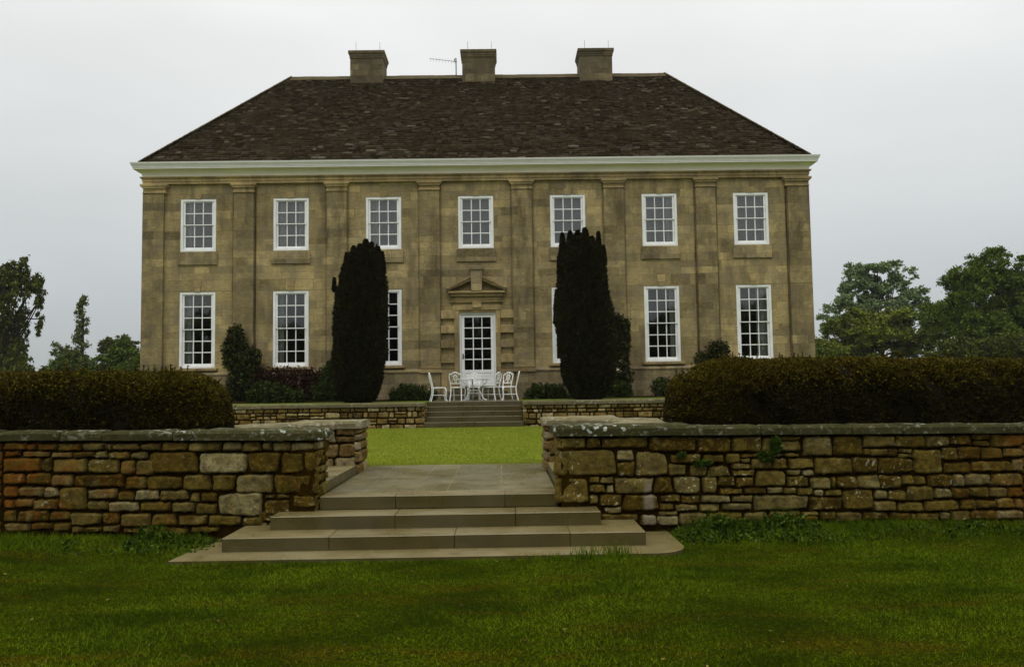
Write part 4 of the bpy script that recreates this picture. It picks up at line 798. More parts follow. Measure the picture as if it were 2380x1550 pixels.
# ================================================================== IRISH YEWS
def yew(xc, yc, prof, spires, label, seed, n=52000):
    root = empty('columnar_yew', (xc, yc, TZ), label, 'yew tree')
    zs_ = np.array([p[0] for p in prof]); cs = np.array([p[1] for p in prof]); rs = np.array([p[2] for p in prof])*.915; zs_ = np.where(zs_ > 5, zs_-.10, zs_)
    MB().tube([(xc, yc, TZ-.1), (xc, yc, TZ+1.5)], [.16, .10]).build('trunk', 'bark', root)
    def rad(z, a): return np.interp(z, zs_, rs)*(1+.05*np.sin(3*a+z*1.3+seed)+.045*np.sin(7*a+z*2.2)+.03*np.sin(13*a-z*3.1+seed))
    Z, A = np.meshgrid(np.linspace(zs_[0], zs_[-1], 60), np.linspace(0, 2*np.pi, 48), indexing='ij')
    r_ = rad(Z, A)*.93; V = np.stack([np.interp(Z, zs_, cs)+r_*np.cos(A), yc+r_*np.sin(A), Z], -1).reshape(-1, 3)
    I = np.arange(V.shape[0]).reshape(Z.shape); F = np.stack([I[:-1, :-1], I[1:, :-1], I[1:, 1:], I[:-1, 1:]], -1).reshape(-1, 4)
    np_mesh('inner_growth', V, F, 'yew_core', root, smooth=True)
    z = rng.uniform(zs_[0], zs_[-1], n); a_ = rng.uniform(0, 2*np.pi, n)
    plume = 1.6*np.sin(9*a_+2*np.sin(z*1.1+seed))*np.sin(z*4.3+a_*5)
    r_ = rad(z, a_)*(1+.035*plume)+rng.normal(0, .028, n)
    P = np.stack([np.interp(z, zs_, cs)+r_*np.cos(a_), yc+r_*np.sin(a_), z], 1); N = np.stack([np.cos(a_), np.sin(a_), np.full(n, .9)], 1)
    Ps, Ns = [P], [N]
    for (sx_, sy_, sz0, sz1, sr) in spires:
        sz0 -= .1; sz1 -= .14; sr *= .9
        m = int(2600*(sz1-sz0)/.6); q = rng.uniform(0, 1, m); a2 = rng.uniform(0, 6.28, m); rr = sr*np.sqrt(1-q)*rng.uniform(.2, 1, m)**.5+.01
        Ps.append(np.stack([sx_+rr*np.cos(a2), yc+sy_+rr*np.sin(a2), sz0+(sz1-sz0)*q], 1)); Ns.append(np.stack([np.cos(a2), np.sin(a2), np.full(m, 1.6)], 1))
    for _ in range(60):   # stray plumes standing off the outline
        zz = rng.uniform(zs_[0]+.8, zs_[-1]-.1); aa = rng.uniform(0, 6.28); rr = rad(np.array([zz]), np.array([aa]))[0]; m = 120; q = rng.uniform(0, 1, m)
        c = np.array([np.interp(zz, zs_, cs)+rr*np.cos(aa), yc+rr*np.sin(aa), zz]); Ps.append(c+np.stack([.05*q*np.cos(aa), .05*q*np.sin(aa), .26*q], 1)+rng.normal(0, .03, (m, 3))*(1-q)[:, None]); Ns.append(np.tile([np.cos(aa), np.sin(aa), 1.5], (m, 1)))
    leaves('foliage', np.concatenate(Ps), np.concatenate(Ns), .045, 'yew', root, .5, 2.4)
yew(-4.72, 26.6, [(1.27, -4.80, .36), (1.36, -4.80, .50), (1.7, -4.80, .70), (2.1, -4.79, .82), (2.9, -4.77, .90), (3.7, -4.76, .89), (4.5, -4.74, .88), (5.2, -4.71, .82), (5.75, -4.66, .72), (6.1, -4.64, .60), (6.35, -4.62, .47), (6.5, -4.6, .2)],
    [(-4.95, -.1, 6.2, 6.62, .13), (-4.78, .1, 6.2, 6.72, .17), (-4.55, -.05, 6.25, 6.85, .20), (-4.38, .1, 6.2, 6.78, .16), (-4.15, 0, 6.05, 6.62, .14), (-4.03, .05, 5.7, 6.45, .13), (-5.2, 0, 5.7, 6.42, .13), (-5.32, -.2, 5.3, 5.72, .10), (-5.60, -.1, 5.1, 5.55, .06), (-4.65, -.3, 6.2, 6.6, .15)], 'dark columnar yew left of the door, leaning slightly right, ragged top', 1.0)
yew(2.78, 26.4, [(1.27, 2.80, .38), (1.36, 2.80, .52), (1.7, 2.82, .76), (2.1, 2.80, .88), (2.9, 2.78, .96), (3.7, 2.74, .97), (4.5, 2.73, .90), (5.2, 2.72, .83), (5.75, 2.70, .79), (6.2, 2.70, .74), (6.55, 2.68, .55), (6.75, 2.65, .25)],
    [(2.05, 0, 6.1, 6.95, .13), (2.30, -.1, 6.3, 7.0, .15), (2.58, .1, 6.5, 7.06, .18), (2.80, -.1, 6.5, 7.1, .18), (3.05, .1, 6.3, 6.85, .18), (3.26, 0, 6.1, 6.98, .11), (3.40, -.1, 5.9, 6.5, .11), (1.94, -.1, 5.6, 6.2, .10), (1.84, 0, 4.3, 5.05, .13), (1.80, .1, 3.9, 4.4, .10)], 'dark columnar yew right of the door, with three forked points', 5.0)

# ================================================================== SHRUBS AGAINST THE HOUSE
def shrub(name, blobs, n, size, mat, label, cat, stems=True, flowers=0, loose=1.0, group=None, jit=.9):
    B = np.array(blobs, float); z0 = min(B[:, 2]-B[:, 5]); c = B[:, :2].mean(0); root = empty(name, (c[0], c[1], max(z0, TZ) if c[1] > 20 else z0), label, cat, group)
    P, N = blob_points(blobs, n); base = root.location.z; P = P+rng.normal(0, 1, P.shape)*np.array([.05, .05, .06])*loose; k = P[:, 2] > base-.02; leaves('foliage', P[k], N[k], size, mat, root, jit, 1.7)
    if stems:
        mb = MB()
        for b in blobs: mb.tube([(c[0]+(b[0]-c[0])*.3, c[1]+(b[1]-c[1])*.3, base-.03), (c[0]+(b[0]-c[0])*.7, c[1]+(b[1]-c[1])*.7, (base+b[2])/2), (b[0], b[1], b[2])], [.03, .02, .008], 5)
        mb.build('stems', 'bark', root)
    if flowers:
        q = rng.choice(len(P), flowers); leaves('blooms', np.repeat(P[q]+N[q]*.05, 14, 0)+rng.normal(0, .035, (flowers*14, 3)), np.repeat(N[q], 14, 0), .055, 'flower', root, 1.2, 1.2)
shrub('climbing_shrub', [(-9.75, 29.1, 3.75, .26, .2, .33), (-9.62, 29.05, 3.2, .34, .25, .5), (-9.95, 29.1, 3.3, .25, .2, .3), (-9.45, 29.0, 2.6, .48, .3, .55), (-9.1, 29.0, 2.9, .3, .2, .35), (-9.5, 29.0, 1.9, .52, .3, .5), (-9.0, 29, 2.35, .3, .25, .3), (-10.0, 29.1, 2.9, .15, .15, .3)], 6500, .075, 'climber', 'tall dark climbing shrub on the house wall between the two leftmost lower windows', 'shrub')
shrub('purple_hedge', [(-8.6+.42*k, 28.75, 1.85, .38, .35, .66) for k in range(7)], 7500, .055, 'purple', 'dark reddish low hedge against the house below the second window from left', 'hedge')
shrub('leafy_shrub', [(-6.15, 28.5, 2.1, .38, .35, .5), (-5.85, 28.5, 1.8, .45, .35, .5), (-6.4, 28.5, 1.65, .4, .35, .38), (-6.1, 28.5, 2.5, .22, .2, .22)], 5200, .06, 'shrub', 'mid green leafy shrub between the reddish hedge and the left yew', 'shrub')
shrub('rounded_bush', [(-8.3, 28.1, 1.6, .55, .4, .42), (-7.8, 28.1, 1.55, .4, .35, .36), (-8.7, 28.1, 1.5, .3, .3, .3)], 4500, .05, 'shrub', 'dark low rounded bush in front of the reddish hedge', 'bush')
shrub('small_bush', [(-7.2, 28.0, 1.42, .25, .22, .26)], 1100, .05, 'shrub', 'small green bush right of the low rounded bush, left of the left yew', 'bush')
def clump(x0, x1, n, h, mat, label, flowers, seed):
    """herbaceous border plants: many leafy upright stems of unequal height"""
    r_ = random.Random(seed); root = empty('flower_clump', ((x0+x1)/2, 28.35, TZ), label, 'plant'); P, N = [], []; mb = MB(); tops = []
    for _ in range(n):
        x, y = r_.uniform(x0, x1), r_.uniform(28.1, 28.7); H = h*r_.uniform(.45, 1.1)*(1-.45*abs((x-x0)/(x1-x0)*2-1)**2); lx, ly = r_.gauss(0, .12), r_.gauss(0, .1)
        mb.tube([(x, y, TZ), (x+lx*.4, y+ly*.4, TZ+H*.6), (x+lx, y+ly, TZ+H)], [.008, .006, .003], 4); tops.append((x+lx, y+ly, TZ+H))
        for q in rng.uniform(.1, 1, int(46*H/.5)): P.append((x+lx*q+r_.gauss(0, .05), y+ly*q+r_.gauss(0, .05), TZ+H*q)); N.append((lx*2, ly*2, .8))
    mb.build('stems', 'shrub', root); leaves('foliage', P, N, .05, mat, root, .8, 2.4)
    if flowers: q = [tops[i] for i in r_.sample(range(len(tops)), flowers)]; leaves('blooms', np.repeat(np.array(q), 10, 0)+rng.normal(0, .02, (flowers*10, 3)), np.tile([0, 0, 1.0], (flowers*10, 1)), .035, 'flower', root, 1.2, 1.2)
clump(-4.0, -2.5, 110, .58, 'shrub', 'loose green flower clump between the left yew and the white furniture', 4, 5)
clump(.85, 2.3, 110, .56, 'shrub', 'loose green flower clump just left of the right yew', 0, 6)
shrub('climbing_rose', [(4.15, 29.0, 3.9, .32, .22, .4), (4.3, 29.0, 3.3, .35, .25, .55), (4.15, 29.0, 2.6, .42, .3, .6), (4.25, 28.9, 1.95, .4, .3, .6), (4.5, 29.0, 3.8, .15, .15, .3)], 7000, .07, 'climber', 'tall climbing rose with a few cream blooms on the wall right of the right yew', 'rose', flowers=7)
shrub('small_bush', [(4.05, 28.4, 1.55, .35, .3, .30), (4.35, 28.4, 1.4, .22, .2, .2)], 1900, .05, 'shrub', 'small dark bush at the foot of the climbing rose', 'bush')
shrub('topiary_shrub', [(7.85, 28.9, 2.85, .36, .32, .40), (7.75, 28.9, 2.2, .3, .3, .5)], 4200, .05, 'climber', 'dark green rounded shrub above the right hedge, between the two rightmost windows', 'shrub')
shrub('small_shrub', [(7.25, 28.9, 2.62, .26, .25, .22), (7.35, 28.9, 2.1, .3, .25, .4)], 1900, .05, 'climber', 'small low shrub just left of the dark rounded shrub by the right hedge', 'shrub', flowers=1)
shrub('small_bush', [(5.7, 28.5, 1.6, .4, .3, .36), (6.1, 28.5, 1.5, .35, .3, .3)], 2400, .05, 'shrub', 'small green bush at the house foot just left of the right hedge end', 'bush')
shrub('pale_shrub', [(-10.6, 28.6, 1.65, .45, .3, .4), (-10.1, 28.6, 1.5, .3, .3, .3)], 2400, .05, 'bright', 'pale olive shrub at the left end of the house, beside the left hedge end', 'shrub')
shrub('rose_bush', [(9.3, 28.8, 2.05, .5, .4, .55), (10.2, 28.8, 1.9, .5, .4, .5)], 2500, .05, 'bright', 'low rose bush mostly hidden by the right hedge, under the rightmost window', 'rose', flowers=10)

# ================================================================== WEEDS AND IVY AT THE FOOT OF THE FRONT WALLS
def weeds(name, blobs, n, label, cat, mat='nettle', size=.035):
    B = np.array(blobs, float); c = B[:, :2].mean(0); root = empty(name, (c[0], c[1], .02), label, cat)
    P, N = blob_points(blobs, n); k = P[:, 2] > .0; leaves('foliage', P[k], N[k], size, mat, root, 1.0, 1.5)
    mb = MB()
    for b in blobs: mb.tube([(b[0], b[1], b[2]-b[5]), (b[0]+.02, b[1]-.01, b[2]+b[5]*.5)], [.006, .003], 4)
    mb.build('stems', 'nettle', root)
def weed_bank(x0, x1, n, h, label, seed, lw=.027):
    """ragged ground weeds: leaning leafy stems and long grass, uneven in height and spread"""
    r_ = random.Random(seed); root = empty('weed_patch', ((x0+x1)/2, 9.25, .05), label, 'weeds'); P, N = [], []; mb = MB(); V = []
    for _ in range(n):
        x = r_.uniform(x0, x1); y = r_.uniform(9.0, 9.42) if r_.random() < .75 else r_.uniform(8.75, 9.2); w_ = .5+.5*math.sin(x*3.1+seed)*math.sin(x*7.3); ed = min(1, (x-x0)/.25, (x1-x)/.35)
        H = h*r_.uniform(.25, 1.0)*(.45+.55*w_)*max(.2, ed)*(1 if y > 9.1 else .5); lx, ly = r_.gauss(0, .05), -abs(r_.gauss(0, .05))
        mb.tube([(x, y, .0), (x+lx, y+ly, .03+H)], [.003, .002], 3)
        for q in rng.uniform(.15, 1, max(3, int(22*H/.2))): P.append((x+lx*q+r_.gauss(0, .03), y+ly*q+r_.gauss(0, .025), .03+H*q)); N.append((lx*3, -.5, .9))
        for _k in range(3):
            a_ = r_.uniform(0, 6.28); xb, yb = x+r_.gauss(0, .05), y+r_.gauss(0, .04); G = H*r_.uniform(.7, 1.5)+.03; V += [(xb-.004, yb, .02), (xb+.004, yb, .02), (xb+math.cos(a_)*G*.35, yb+math.sin(a_)*G*.3, .02+G)]
    mb.build('stems', 'nettle', root); leaves('foliage', P, N, lw, 'nettle', root, .9, 1.5); np_mesh('long_grass', V, np.arange(len(V)).reshape(-1, 3), 'blade', root)
weed_bank(-4.35, -3.3, 300, .24, 'patch of green weeds at the foot of the left wall beside the steps', 1)
weed_bank(2.0, 3.75, 620, .30, 'thick patch of green weeds at the foot of the right wall beside the steps', 2)
weed_bank(3.75, 6.6, 420, .13, 'low dark weeds along the far right foot of the right wall', 3, .028)
weed_bank(-6.6, -4.4, 260, .09, 'thin dark weeds along the far left foot of the left wall', 4, .026)
weeds('wall_plant', [(3.22, 9.47, 1.02, .07, .04, .10), (3.10, 9.47, .90, .10, .03, .06)], 900, 'small green plant rooted in the joints below the right coping', 'plant', size=.028)
weeds('wall_fern', [(2.35, 9.47, .83, .12, .03, .04), (2.1, 9.47, .93, .06, .03, .03)], 420, 'tiny green fern in a joint of the right wall', 'plant', size=.022)
def tuft(x, y, n, h, label, sp=.08):
    V = []
    for _ in range(n):
        a_ = random.uniform(0, 6.28); bx2, by2 = x+random.gauss(0, sp), y+random.gauss(0, .03); H = h*random.uniform(.4, 1.1); lx, ly = math.cos(a_)*H*random.uniform(.1, .5), math.sin(a_)*H*.25; w_ = .004
        for q in range(3):
            t0, t1 = q/3, (q+1)/3; f = lambda t: (bx2+lx*t*t, by2+ly*t*t, .0+H*(t-.15*t*t)); p0, p1 = f(t0), f(t1); w0, w1 = w_*(1-t0*.9), w_*(1-t1*.9)
            V += [(p0[0]-w0, p0[1], p0[2]), (p0[0]+w0, p0[1], p0[2]), (p1[0]+w1, p1[1], p1[2]), (p1[0]-w1, p1[1], p1[2])]
    o = np_mesh('grass_tuft', V, np.arange(len(V)).reshape(-1, 4), 'blade'); tag(o, label, 'grass tuft', 'long grass tufts along the front of the steps')
tuft(1.12, 8.24, 110, .22, 'tall grass tuft at the right end of the lowest step', .09); tuft(.80, 8.24, 60, .20, 'thinner tall grass tuft a little left of the right end of the steps', .08); tuft(.48, 8.24, 45, .10, 'short grass tuft on the slab edge near the middle of the lawn edge', .12)

# ================================================================== WHITE GARDEN FURNITURE
def make_chair():
    root = empty('garden_chair', (0, 0, 0), 'x', 'chair', 'white ornate metal garden chairs round the terrace table')
    W, D, H = .21, .20, .45
    mb = MB(); n = 28; pts = []
    for k in range(n):
        t = 2*math.pi*k/n; c, s = math.cos(t), math.sin(t); pts.append((math.copysign(abs(c)**.7, c)*W*(1.06 if s > 0 else .95), math.copysign(abs(s)**.75, s)*D))
    mb.prism(pts, 'z', H-.02, H+.010); mb.tube([(p[0]*1.02, p[1]*1.02, H-.01) for p in pts], .014, 6, True); mb.build('seat', 'furniture', root, False)
    # faces +Y: the back stands at -Y
    def bk(x, z): return (x, -D-.02-(z-H)*.24, z)
    mb = MB()
    for s in (-1, 1): mb.tube([bk(s*.175, H-.02), bk(s*.185, H+.16), bk(s*.205, H+.30), bk(s*.20, H+.385)], .018, 6)
    mb.tube([bk(-.20, H+.385), bk(-.19, H+.43), bk(-.13, H+.425), bk(-.09, H+.465), bk(0, H+.49), bk(.09, H+.465), bk(.13, H+.425), bk(.19, H+.43), bk(.20, H+.385)], .017, 6)
    mb.tube([bk(-.185, H+.13), bk(0, H+.115), bk(.185, H+.13)], .013, 6)
    ba = mb.build('backrest', 'furniture', root, False)
    mb = MB(); mb.tube([bk(.062*math.cos(t*math.pi/8), H+.31+.075*math.sin(t*math.pi/8)) for t in range(16)], .014, 6, True); mb.tube([bk(.022*math.cos(t*math.pi/4), H+.31+.028*math.sin(t*math.pi/4)) for t in range(8)], .008, 5, True)
    for s in (-1, 1):
        mb.tube([bk(0, H+.48), bk(s*.05, H+.44), bk(s*.02, H+.39)], .012, 5); mb.tube([bk(s*.02, H+.235), bk(s*.035, H+.20), bk(s*.012, H+.16), bk(s*.03, H+.12)], .011, 5); mb.tube([bk(s*.06, H+.34), bk(s*.12, H+.40), bk(s*.16, H+.42)], .007, 5); mb.tube([bk(s*.06, H+.28), bk(s*.12, H+.20), bk(s*.17, H+.14)], .007, 5)
    mb.build('splat', 'furniture', ba, False)
    for s in (-1, 1):
        mb = MB().tube([(s*.175, -D-.01, H-.01), (s*.18, -D-.03, .22), (s*.20, -D-.09, .0)], [.02, .018, .016], 6); mb.build('leg', 'furniture', root, False)
        mb = MB().tube([(s*.17, D-.02, H-.02), (s*.20, D+.01, .36), (s*.185, D-.0, .18), (s*.19, D+.01, .05), (s*.20, D+.03, .018)], [.025, .022, .017, .017, .025], 6)
        mb.lathe([(.012, 0), (.022, .008), (.022, .02), (.012, .03)], 8, (s*.20, D+.03)); mb.build('leg', 'furniture', root, False)
    mb = MB()
    for s in (-1, 1): mb.tube([(s*.19, D, .2), (s*.185, -D-.035, .2)], .008, 5)
    mb.tube([(-.188, -.0, .2), (.188, 0, .2)], .008, 5); mb.build('stretcher', 'furniture', root, False)
    return root
def copy_tree(o, parent=None):
    c = o.copy(); col.objects.link(c); c.parent = parent
    for ch in list(o.children): copy_tree(ch, c)
    return c
proto = make_chair()
CZ = TZ+.012
for i, (x, y, deg, lb) in enumerate((
    (-2.12, 26.35, -78, 'white garden chair at far left of the group, seen side on facing right'),
    (-1.50, 26.30, -12, 'white garden chair with its back to us, second from left'),
    (-1.02, 27.75, 178, 'white garden chair behind the table, facing us against the white door'),
    (-.42, 26.75, 62, 'white garden chair just right of the table, in front of the white door'),
    (-.02, 26.95, 140, 'white garden chair turned three quarters towards us, second from right'),
    (.20, 26.25, 88, 'white garden chair at far right of the group, seen side on facing left'))):
    o = proto if i == 0 else copy_tree(proto); o.location = (x, y, CZ); o.rotation_euler = (0, 0, R(deg)); o['label'] = lb
tb = empty('garden_table', (-.98, 26.75, CZ), 'round white ornate metal garden table with curled legs among the chairs', 'table')
mb = MB(); mb.lathe([(.02, .705), (.54, .705), (.555, .712), (.555, .726), (.54, .733), (.02, .733)], 40); mb.build('tabletop', 'furniture', tb, False)
for k in range(3):
    t = R(100+120*k); c, s = math.cos(t), math.sin(t); g = lambda r, z: (r*c, r*s, z)
    mb = MB().tube([g(.44, .70), g(.46, .64), g(.42, .57), g(.30, .50), g(.20, .42), g(.17, .33), g(.22, .27), g(.28, .17), g(.33, .07), g(.40, .02), g(.46, .02)], [.018, .02, .023, .02, .02, .023, .028, .024, .02, .026, .02], 7)
    mb.tube([g(.36, .70), g(.30, .62), g(.34, .56)], .009, 5); mb.tube([g(.24, .27), g(.14, .24), g(.10, .30)], .01, 5); mb.build('leg', 'furniture', tb, False)
mb = MB(); mb.tube([(.18*math.cos(k*math.pi/10), .18*math.sin(k*math.pi/10), .34) for k in range(20)], .012, 6, True); mb.tube([(.24*math.cos(k*math.pi/10), .24*math.sin(k*math.pi/10), .25) for k in range(20)], .008, 6, True); mb.build('ring', 'furniture', tb, False)

# ================================================================== TREES
def tree(name, x, y, z0, htrunk, rt_, blobs, n, size, mat, label, limbs=10, jit=.9, sub=9, subr=.38, droop=0.0, asp=1.6, group=None, dead=()):
    root = empty(name, (x, y, z0), label, 'tree', group); r_ = random.Random(int(abs(x)*10)+n); B = []; n = int(n*1.8); size = size*.76
    for b in blobs:         # break each mass into unequal clumps so sky shows between them
        for _ in range(sub):
            th = r_.uniform(0, 6.28); ph = math.acos(r_.uniform(-1, 1)); q = r_.uniform(.45, .95)
            px, py, pz = math.sin(ph)*math.cos(th)*q, math.sin(ph)*math.sin(th)*q, math.cos(ph)*q; k = subr*1.18*r_.uniform(.6, 1.3)
            B.append((b[0]+px*b[3], b[1]+py*b[4], b[2]+pz*b[5], b[3]*k*1.15, b[4]*k*1.15, b[5]*k*1.0*(1+droop)))
    BB = np.array(B); C2, D2 = blob_points(B, len(B)*16); wt = rng.uniform(.3, 1.7, len(C2)); idx = rng.choice(len(C2), n, p=wt/wt.sum()); r2 = np.median(BB[:, 3])*.22
    G = rng.normal(0, 1, (n, 3)); P = C2[idx]+G*np.array([r2*1.15, r2*1.15, r2*.75*(1+droop)])*rng.uniform(.4, 1.1, (n, 1)); N = D2[idx]*.6+G*.4; N[:, 2] += .25
    if droop: N = N*.4; N[:, 2] -= droop
    k = P[:, 2] > z0+.1; leaves('crown', P[k], N[k], size, mat, root, jit, asp)
    top = max(b[2] for b in blobs); mb = MB()
    mb.tube([(x, y, z0-.3), (x+rt_*.4, y, z0+htrunk*.5), (x, y, z0+htrunk), (x-rt_*.5, y, (z0+htrunk+top)/2), (x, y, top)], [rt_*1.4, rt_, rt_*.8, rt_*.45, .03], 9)
    for b in (r_.sample(B, min(limbs, len(B)))):
        zz = r_.uniform(z0+htrunk*.6, max(min(b[2], top)-.3, z0+htrunk*.7)); m = ((x+b[0])/2, (y+b[1])/2, (zz+b[2])/2+.3); mb.tube([(x, y, zz), m, b[:3]], [rt_*.4, rt_*.22, .03], 6)
    for pts, rr in dead: mb.tube(pts, rr, 6)
    mb.build('trunk', 'bark', root)
# left of the house
tree('weeping_birch', -37.4, 60, .4, 3, .30, [(-36.4, 60, 11.0, 1.0, 1.2, 1.0), (-37.2, 60, 9.4, 1.9, 1.8, 1.6), (-35.3, 60, 10.0, .9, 1, .6), (-34.8, 60, 8.8, .35, .5, 1.0), (-34.9, 60, 7.0, .3, .5, .8), (-36.9, 60, 6.8, 1.6, 1.5, 2.1), (-37.3, 60, 4.4, 1.9, 1.6, 1.9), (-36.4, 60, 3.2, 1.2, 1, 1.4)], 12000, .15, 't_dark', 'tall ragged weeping birch at the far left edge', 26, .5, 10, .25, 1.2, 2.2)
root = empty('larch', (-39.4, 75, .4), 'thin spire shaped larch with one long bare branch to the left', 'tree'); P, N = [], []; mb = MB().tube([(-39.4, 75, 0), (-39.45, 75, 4), (-39.4, 75, 8), (-39.5, 75, 11.0)], [.28, .2, .1, .02], 8)
for k in range(46):
    z = 2.2+8.6*(k/46); L_ = (10.9-z)*.15+.12+random.uniform(0, .3); t = random.uniform(0, 6.28); e = np.array([-39.4+L_*math.cos(t), 75+L_*math.sin(t), z+L_*.2]); s_ = np.array([-39.4, 75, z-.05]); mb.tube([s_, e], [.04, .01], 4)
    for q in rng.uniform(.15, 1, 60): P.append(s_+(e-s_)*q+rng.normal(0, .12, 3)-np.array([0, 0, .12*q])); N.append((0, 0, 1))
mb.tube([(-39.4, 75, 5.0), (-40.6, 75, 5.5), (-42.2, 75, 5.95)], [.09, .06, .015], 6)
for q in rng.uniform(.1, 1, 420): P.append((-39.4-2.9*q, 75+rng.normal(0, .2), 5.05+1.0*q+rng.normal(0, .13)+.25*math.sin(q*9))); N.append((0, 0, 1))
mb.build('trunk', 'bark', root); leaves('crown', P, N, .11, 't_larch', root, 1.0, 2.4)
tree('bushy_tree', -41.3, 76, .4, 1.5, .2, [(-41.4, 76, 4.4, 1.9, 1.8, 1.9), (-42.6, 76, 3.6, 1.3, 1.3, 1.2), (-40.3, 76, 4.4, 1.2, 1.2, 1.5)], 13000, .17, 't_mid', 'rounded bushy green tree left of the thin larch', 14)
tree('broad_tree', -37.2, 78, .4, 1.5, .2, [(-38.2, 78, 5.0, 1.6, 1.5, 1.9), (-36.4, 78, 5.6, 1.7, 1.6, 1.5), (-35.2, 78, 4.4, 1.4, 1.4, 1.4)], 14000, .16, 't_larch', 'loose feathery tree just right of the thin larch', 18, .9, 10, .30)
tree('conical_tree', -33.3, 70, .4, 1, .2, [(-33.2, 70, 5.9, .45, .5, .9), (-33.3, 70, 4.8, 1.0, 1, .9), (-33.4, 70, 3.6, 1.6, 1.5, 1.2), (-34.9, 70, 3.6, 1.3, 1.3, 1.1)], 13000, .15, 't_mid', 'pointed dark green tree nearest the left corner of the house', 6, .8, 9, .42)
tree('small_tree', -29.6, 66, .4, 1, .12, [(-29.5, 66, 4.2, 1.1, 1, 1.2), (-28.4, 66, 4.8, 1.0, 1, 1.1), (-29.8, 66, 2.8, 1.3, 1, .9)], 6500, .15, 't_mid', 'small airy tree touching the left corner of the house', 8, .9, 9, .28)
tree('low_tree', -44.3, 72, .4, 1, .12, [(-44.0, 72, 3.3, 1.5, 1.2, .8), (-42.2, 72, 3.0, 1.4, 1.2, .8)], 7000, .16, 't_dark', 'low dark bush between the birch and the rounded bushy tree', 4)
tree('low_tree', -36.0, 58, .4, 1, .12, [(-35.2, 58, 3.0, 1.1, 1, .9), (-34.3, 58, 2.6, 1, 1, .7), (-37, 58, 2.6, 1.4, 1, 1)], 7000, .14, 't_dark', 'low dark bush under the weeping birch', 4)
# right of the house
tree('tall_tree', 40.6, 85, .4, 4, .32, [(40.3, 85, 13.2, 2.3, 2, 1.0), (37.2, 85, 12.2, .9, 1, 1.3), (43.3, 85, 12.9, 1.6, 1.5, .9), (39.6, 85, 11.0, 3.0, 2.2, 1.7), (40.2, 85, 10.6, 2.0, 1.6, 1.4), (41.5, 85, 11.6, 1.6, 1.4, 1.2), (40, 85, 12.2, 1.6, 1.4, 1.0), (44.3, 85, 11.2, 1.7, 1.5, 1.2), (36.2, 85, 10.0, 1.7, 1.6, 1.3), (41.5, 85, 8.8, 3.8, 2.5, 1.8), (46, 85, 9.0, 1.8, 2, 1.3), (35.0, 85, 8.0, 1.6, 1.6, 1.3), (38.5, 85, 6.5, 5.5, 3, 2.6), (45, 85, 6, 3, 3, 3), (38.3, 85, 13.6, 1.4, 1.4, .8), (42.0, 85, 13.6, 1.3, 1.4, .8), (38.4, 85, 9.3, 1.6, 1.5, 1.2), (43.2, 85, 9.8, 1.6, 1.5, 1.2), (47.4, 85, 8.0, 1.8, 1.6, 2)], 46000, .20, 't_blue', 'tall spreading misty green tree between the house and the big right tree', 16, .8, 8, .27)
tree('low_spreading_tree', 31.0, 66, .4, 1.5, .3, [(29.5, 66, 6.2, 2.4, 2, 1.5), (32.0, 66, 6.7, 2.2, 2, 1.4), (27.2, 66, 4.8, 1.8, 1.6, 1.6), (34.2, 66, 5.6, 1.9, 1.8, 1.6), (30.8, 66, 4.4, 4.3, 2.5, 1.9), (25.6, 66, 3.8, 1.3, 1.2, 1.5)], 32000, .17, 't_olive', 'low spreading yellow green tree in front of the tall misty tree', 22, .8, 9, .30)
tree('big_tree', 38.2, 60, .4, 3, .4, [(37.2, 60, 10.6, 2.0, 2, 1.2), (35.4, 60, 9.3, 1.8, 2, 1.2), (39.4, 60, 9.4, 2.1, 2, 1.5), (37.4, 60, 8.4, 3.0, 2.5, 1.5), (33.6, 60, 7.0, 1.7, 1.8, 1.4), (35.6, 60, 6.6, 2.2, 2.5, 1.5), (38.3, 60, 6.4, 2.4, 2.5, 1.5), (36.8, 60, 4.9, 3.6, 2.5, 1.4), (40.6, 60, 5.2, 2.4, 2.4, 1.6), (40.9, 60, 8.4, 1.6, 2, 1.6), (36.6, 60, 9.6, 1.8, 2, 1.2), (41.2, 60, 7.2, 2.4, 2.4, 2.6), (42.0, 60, 3.8, 3, 2.4, 2), (37.8, 60, 3.8, 3.4, 2.5, 1.6), (35.2, 60, 8.0, 1.8, 1.8, 1.4), (38.8, 60, 7.6, 2.2, 2, 1.5), (34.4, 60, 5.4, 2.0, 1.8, 1.4), (40.2, 60, 6.6, 1.8, 1.8, 1.4)], 80000, .145, 't_mid', 'big domed dark green tree at the right edge', 22, .8, 9, .30,
     dead=(([(39.6, 57.2, 1), (39.2, 57.2, 4.6), (38.2, 57.2, 7.2)], [.2, .13, .05]), ([(39.4, 57.1, 3.2), (37.4, 57.1, 4.6), (35.4, 57.1, 5.0)], [.14, .09, .04])))
tree('low_tree', 30.6, 52, .4, 1, .15, [(30.6, 52, 3.4, 1.8, 1.5, 1.3), (33.0, 52, 3.6, 1.9, 1.5, 1.3), (28.9, 52, 3.0, 1.2, 1.2, 1.0), (35.5, 52, 3.2, 1.8, 1.5, 1.2)], 16000, .14, 't_dark', 'dark spreading bush below the big right tree, above the hedge', 10)
tree('young_tree', 26.6, 60, .4, 1, .12, [(27.3, 60, 2.9, 1.5, 1.2, 1.0), (23.6, 60, 3.6, 1.0, 1, 1.2), (25.3, 60, 3.1, 1.3, 1, 1.0)], 9000, .14, 't_mid', 'small pale green tree touching the right corner of the house', 10, .9, 9, .30)

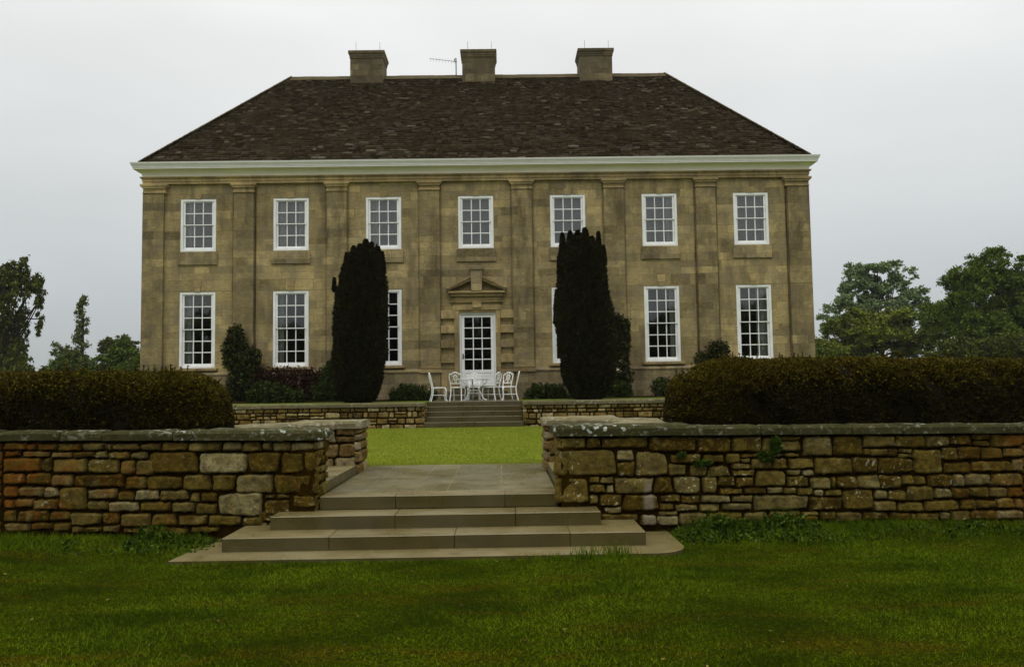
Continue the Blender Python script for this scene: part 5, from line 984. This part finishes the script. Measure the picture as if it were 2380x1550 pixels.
# ================================================================== THE WOOD BEHIND THE PHOTOGRAPHER (mirrored in the lower panes)
r_ = random.Random(77); B = []
for k in range(34): x = -66+4*k+r_.uniform(-1.5, 1.5); h = r_.uniform(9.5, 12.5); B += [(x, -41+r_.uniform(-3, 3), h*.62, 3.4, 3, h*.38), (x+r_.uniform(-2, 2), -39, h*.3, 3, 2.4, h*.32)]
P, N = blob_points(B, 42000); V, F = leaf_arrays(P, N, .75, .8, 1.5); tag(np_mesh('woodland', V, F, 't_dark'), kind='stuff')

# the damp air
mb = MB().box(-130, -50, -1.2, 130, 130, 26); o = mb.build('haze', None); tag(o, kind='stuff')
hm = bpy.data.materials.new('damp_air'); hm.use_nodes = True; ht = hm.node_tree; ht.nodes.clear(); ho = ht.nodes.new('ShaderNodeOutputMaterial'); hv = ht.nodes.new('ShaderNodeVolumePrincipled')
hv.inputs['Color'].default_value = (.9, .93, .95, 1); hv.inputs['Density'].default_value = 0.0002; ht.links.new(hv.outputs[0], ho.inputs['Volume']); o.data.materials.append(hm)

V = []; r_ = random.Random(21)
for _ in range(170):
    if r_.random() < .8: x, y = r_.uniform(-6, 6.5), r_.uniform(5, 9.0); z = float(lawn_z(np.array(x), np.array(y)))+.02
    else: x, y, z = r_.uniform(-2.1, .55), r_.uniform(9.7, 13.2), LZ+.006
    if -3.5 < x < 1.95 and 8.2 < y < 9.6: z = .045 if y < 8.7 else .19 if y < 9.14 else .345
    s_ = r_.uniform(.010, .022); a_ = r_.uniform(0, 6.28); c_, d_ = math.cos(a_)*s_, math.sin(a_)*s_
    V += [(x-c_, y-d_, z), (x+d_*.5, y-c_*.5, z+.004), (x+c_, y+d_, z+.008), (x-d_*.5, y+c_*.5, z+.003)]
MT['fallen'] = mat_leaf('fallen_leaves_brown', [(0, (0.035, 0.018, 0.004)), (.6, (0.09, 0.055, 0.010)), (1, (0.22, 0.17, 0.04))], .7)
tag(np_mesh('fallen_leaves', V, np.arange(len(V)).reshape(-1, 4), 'fallen'), kind='stuff')
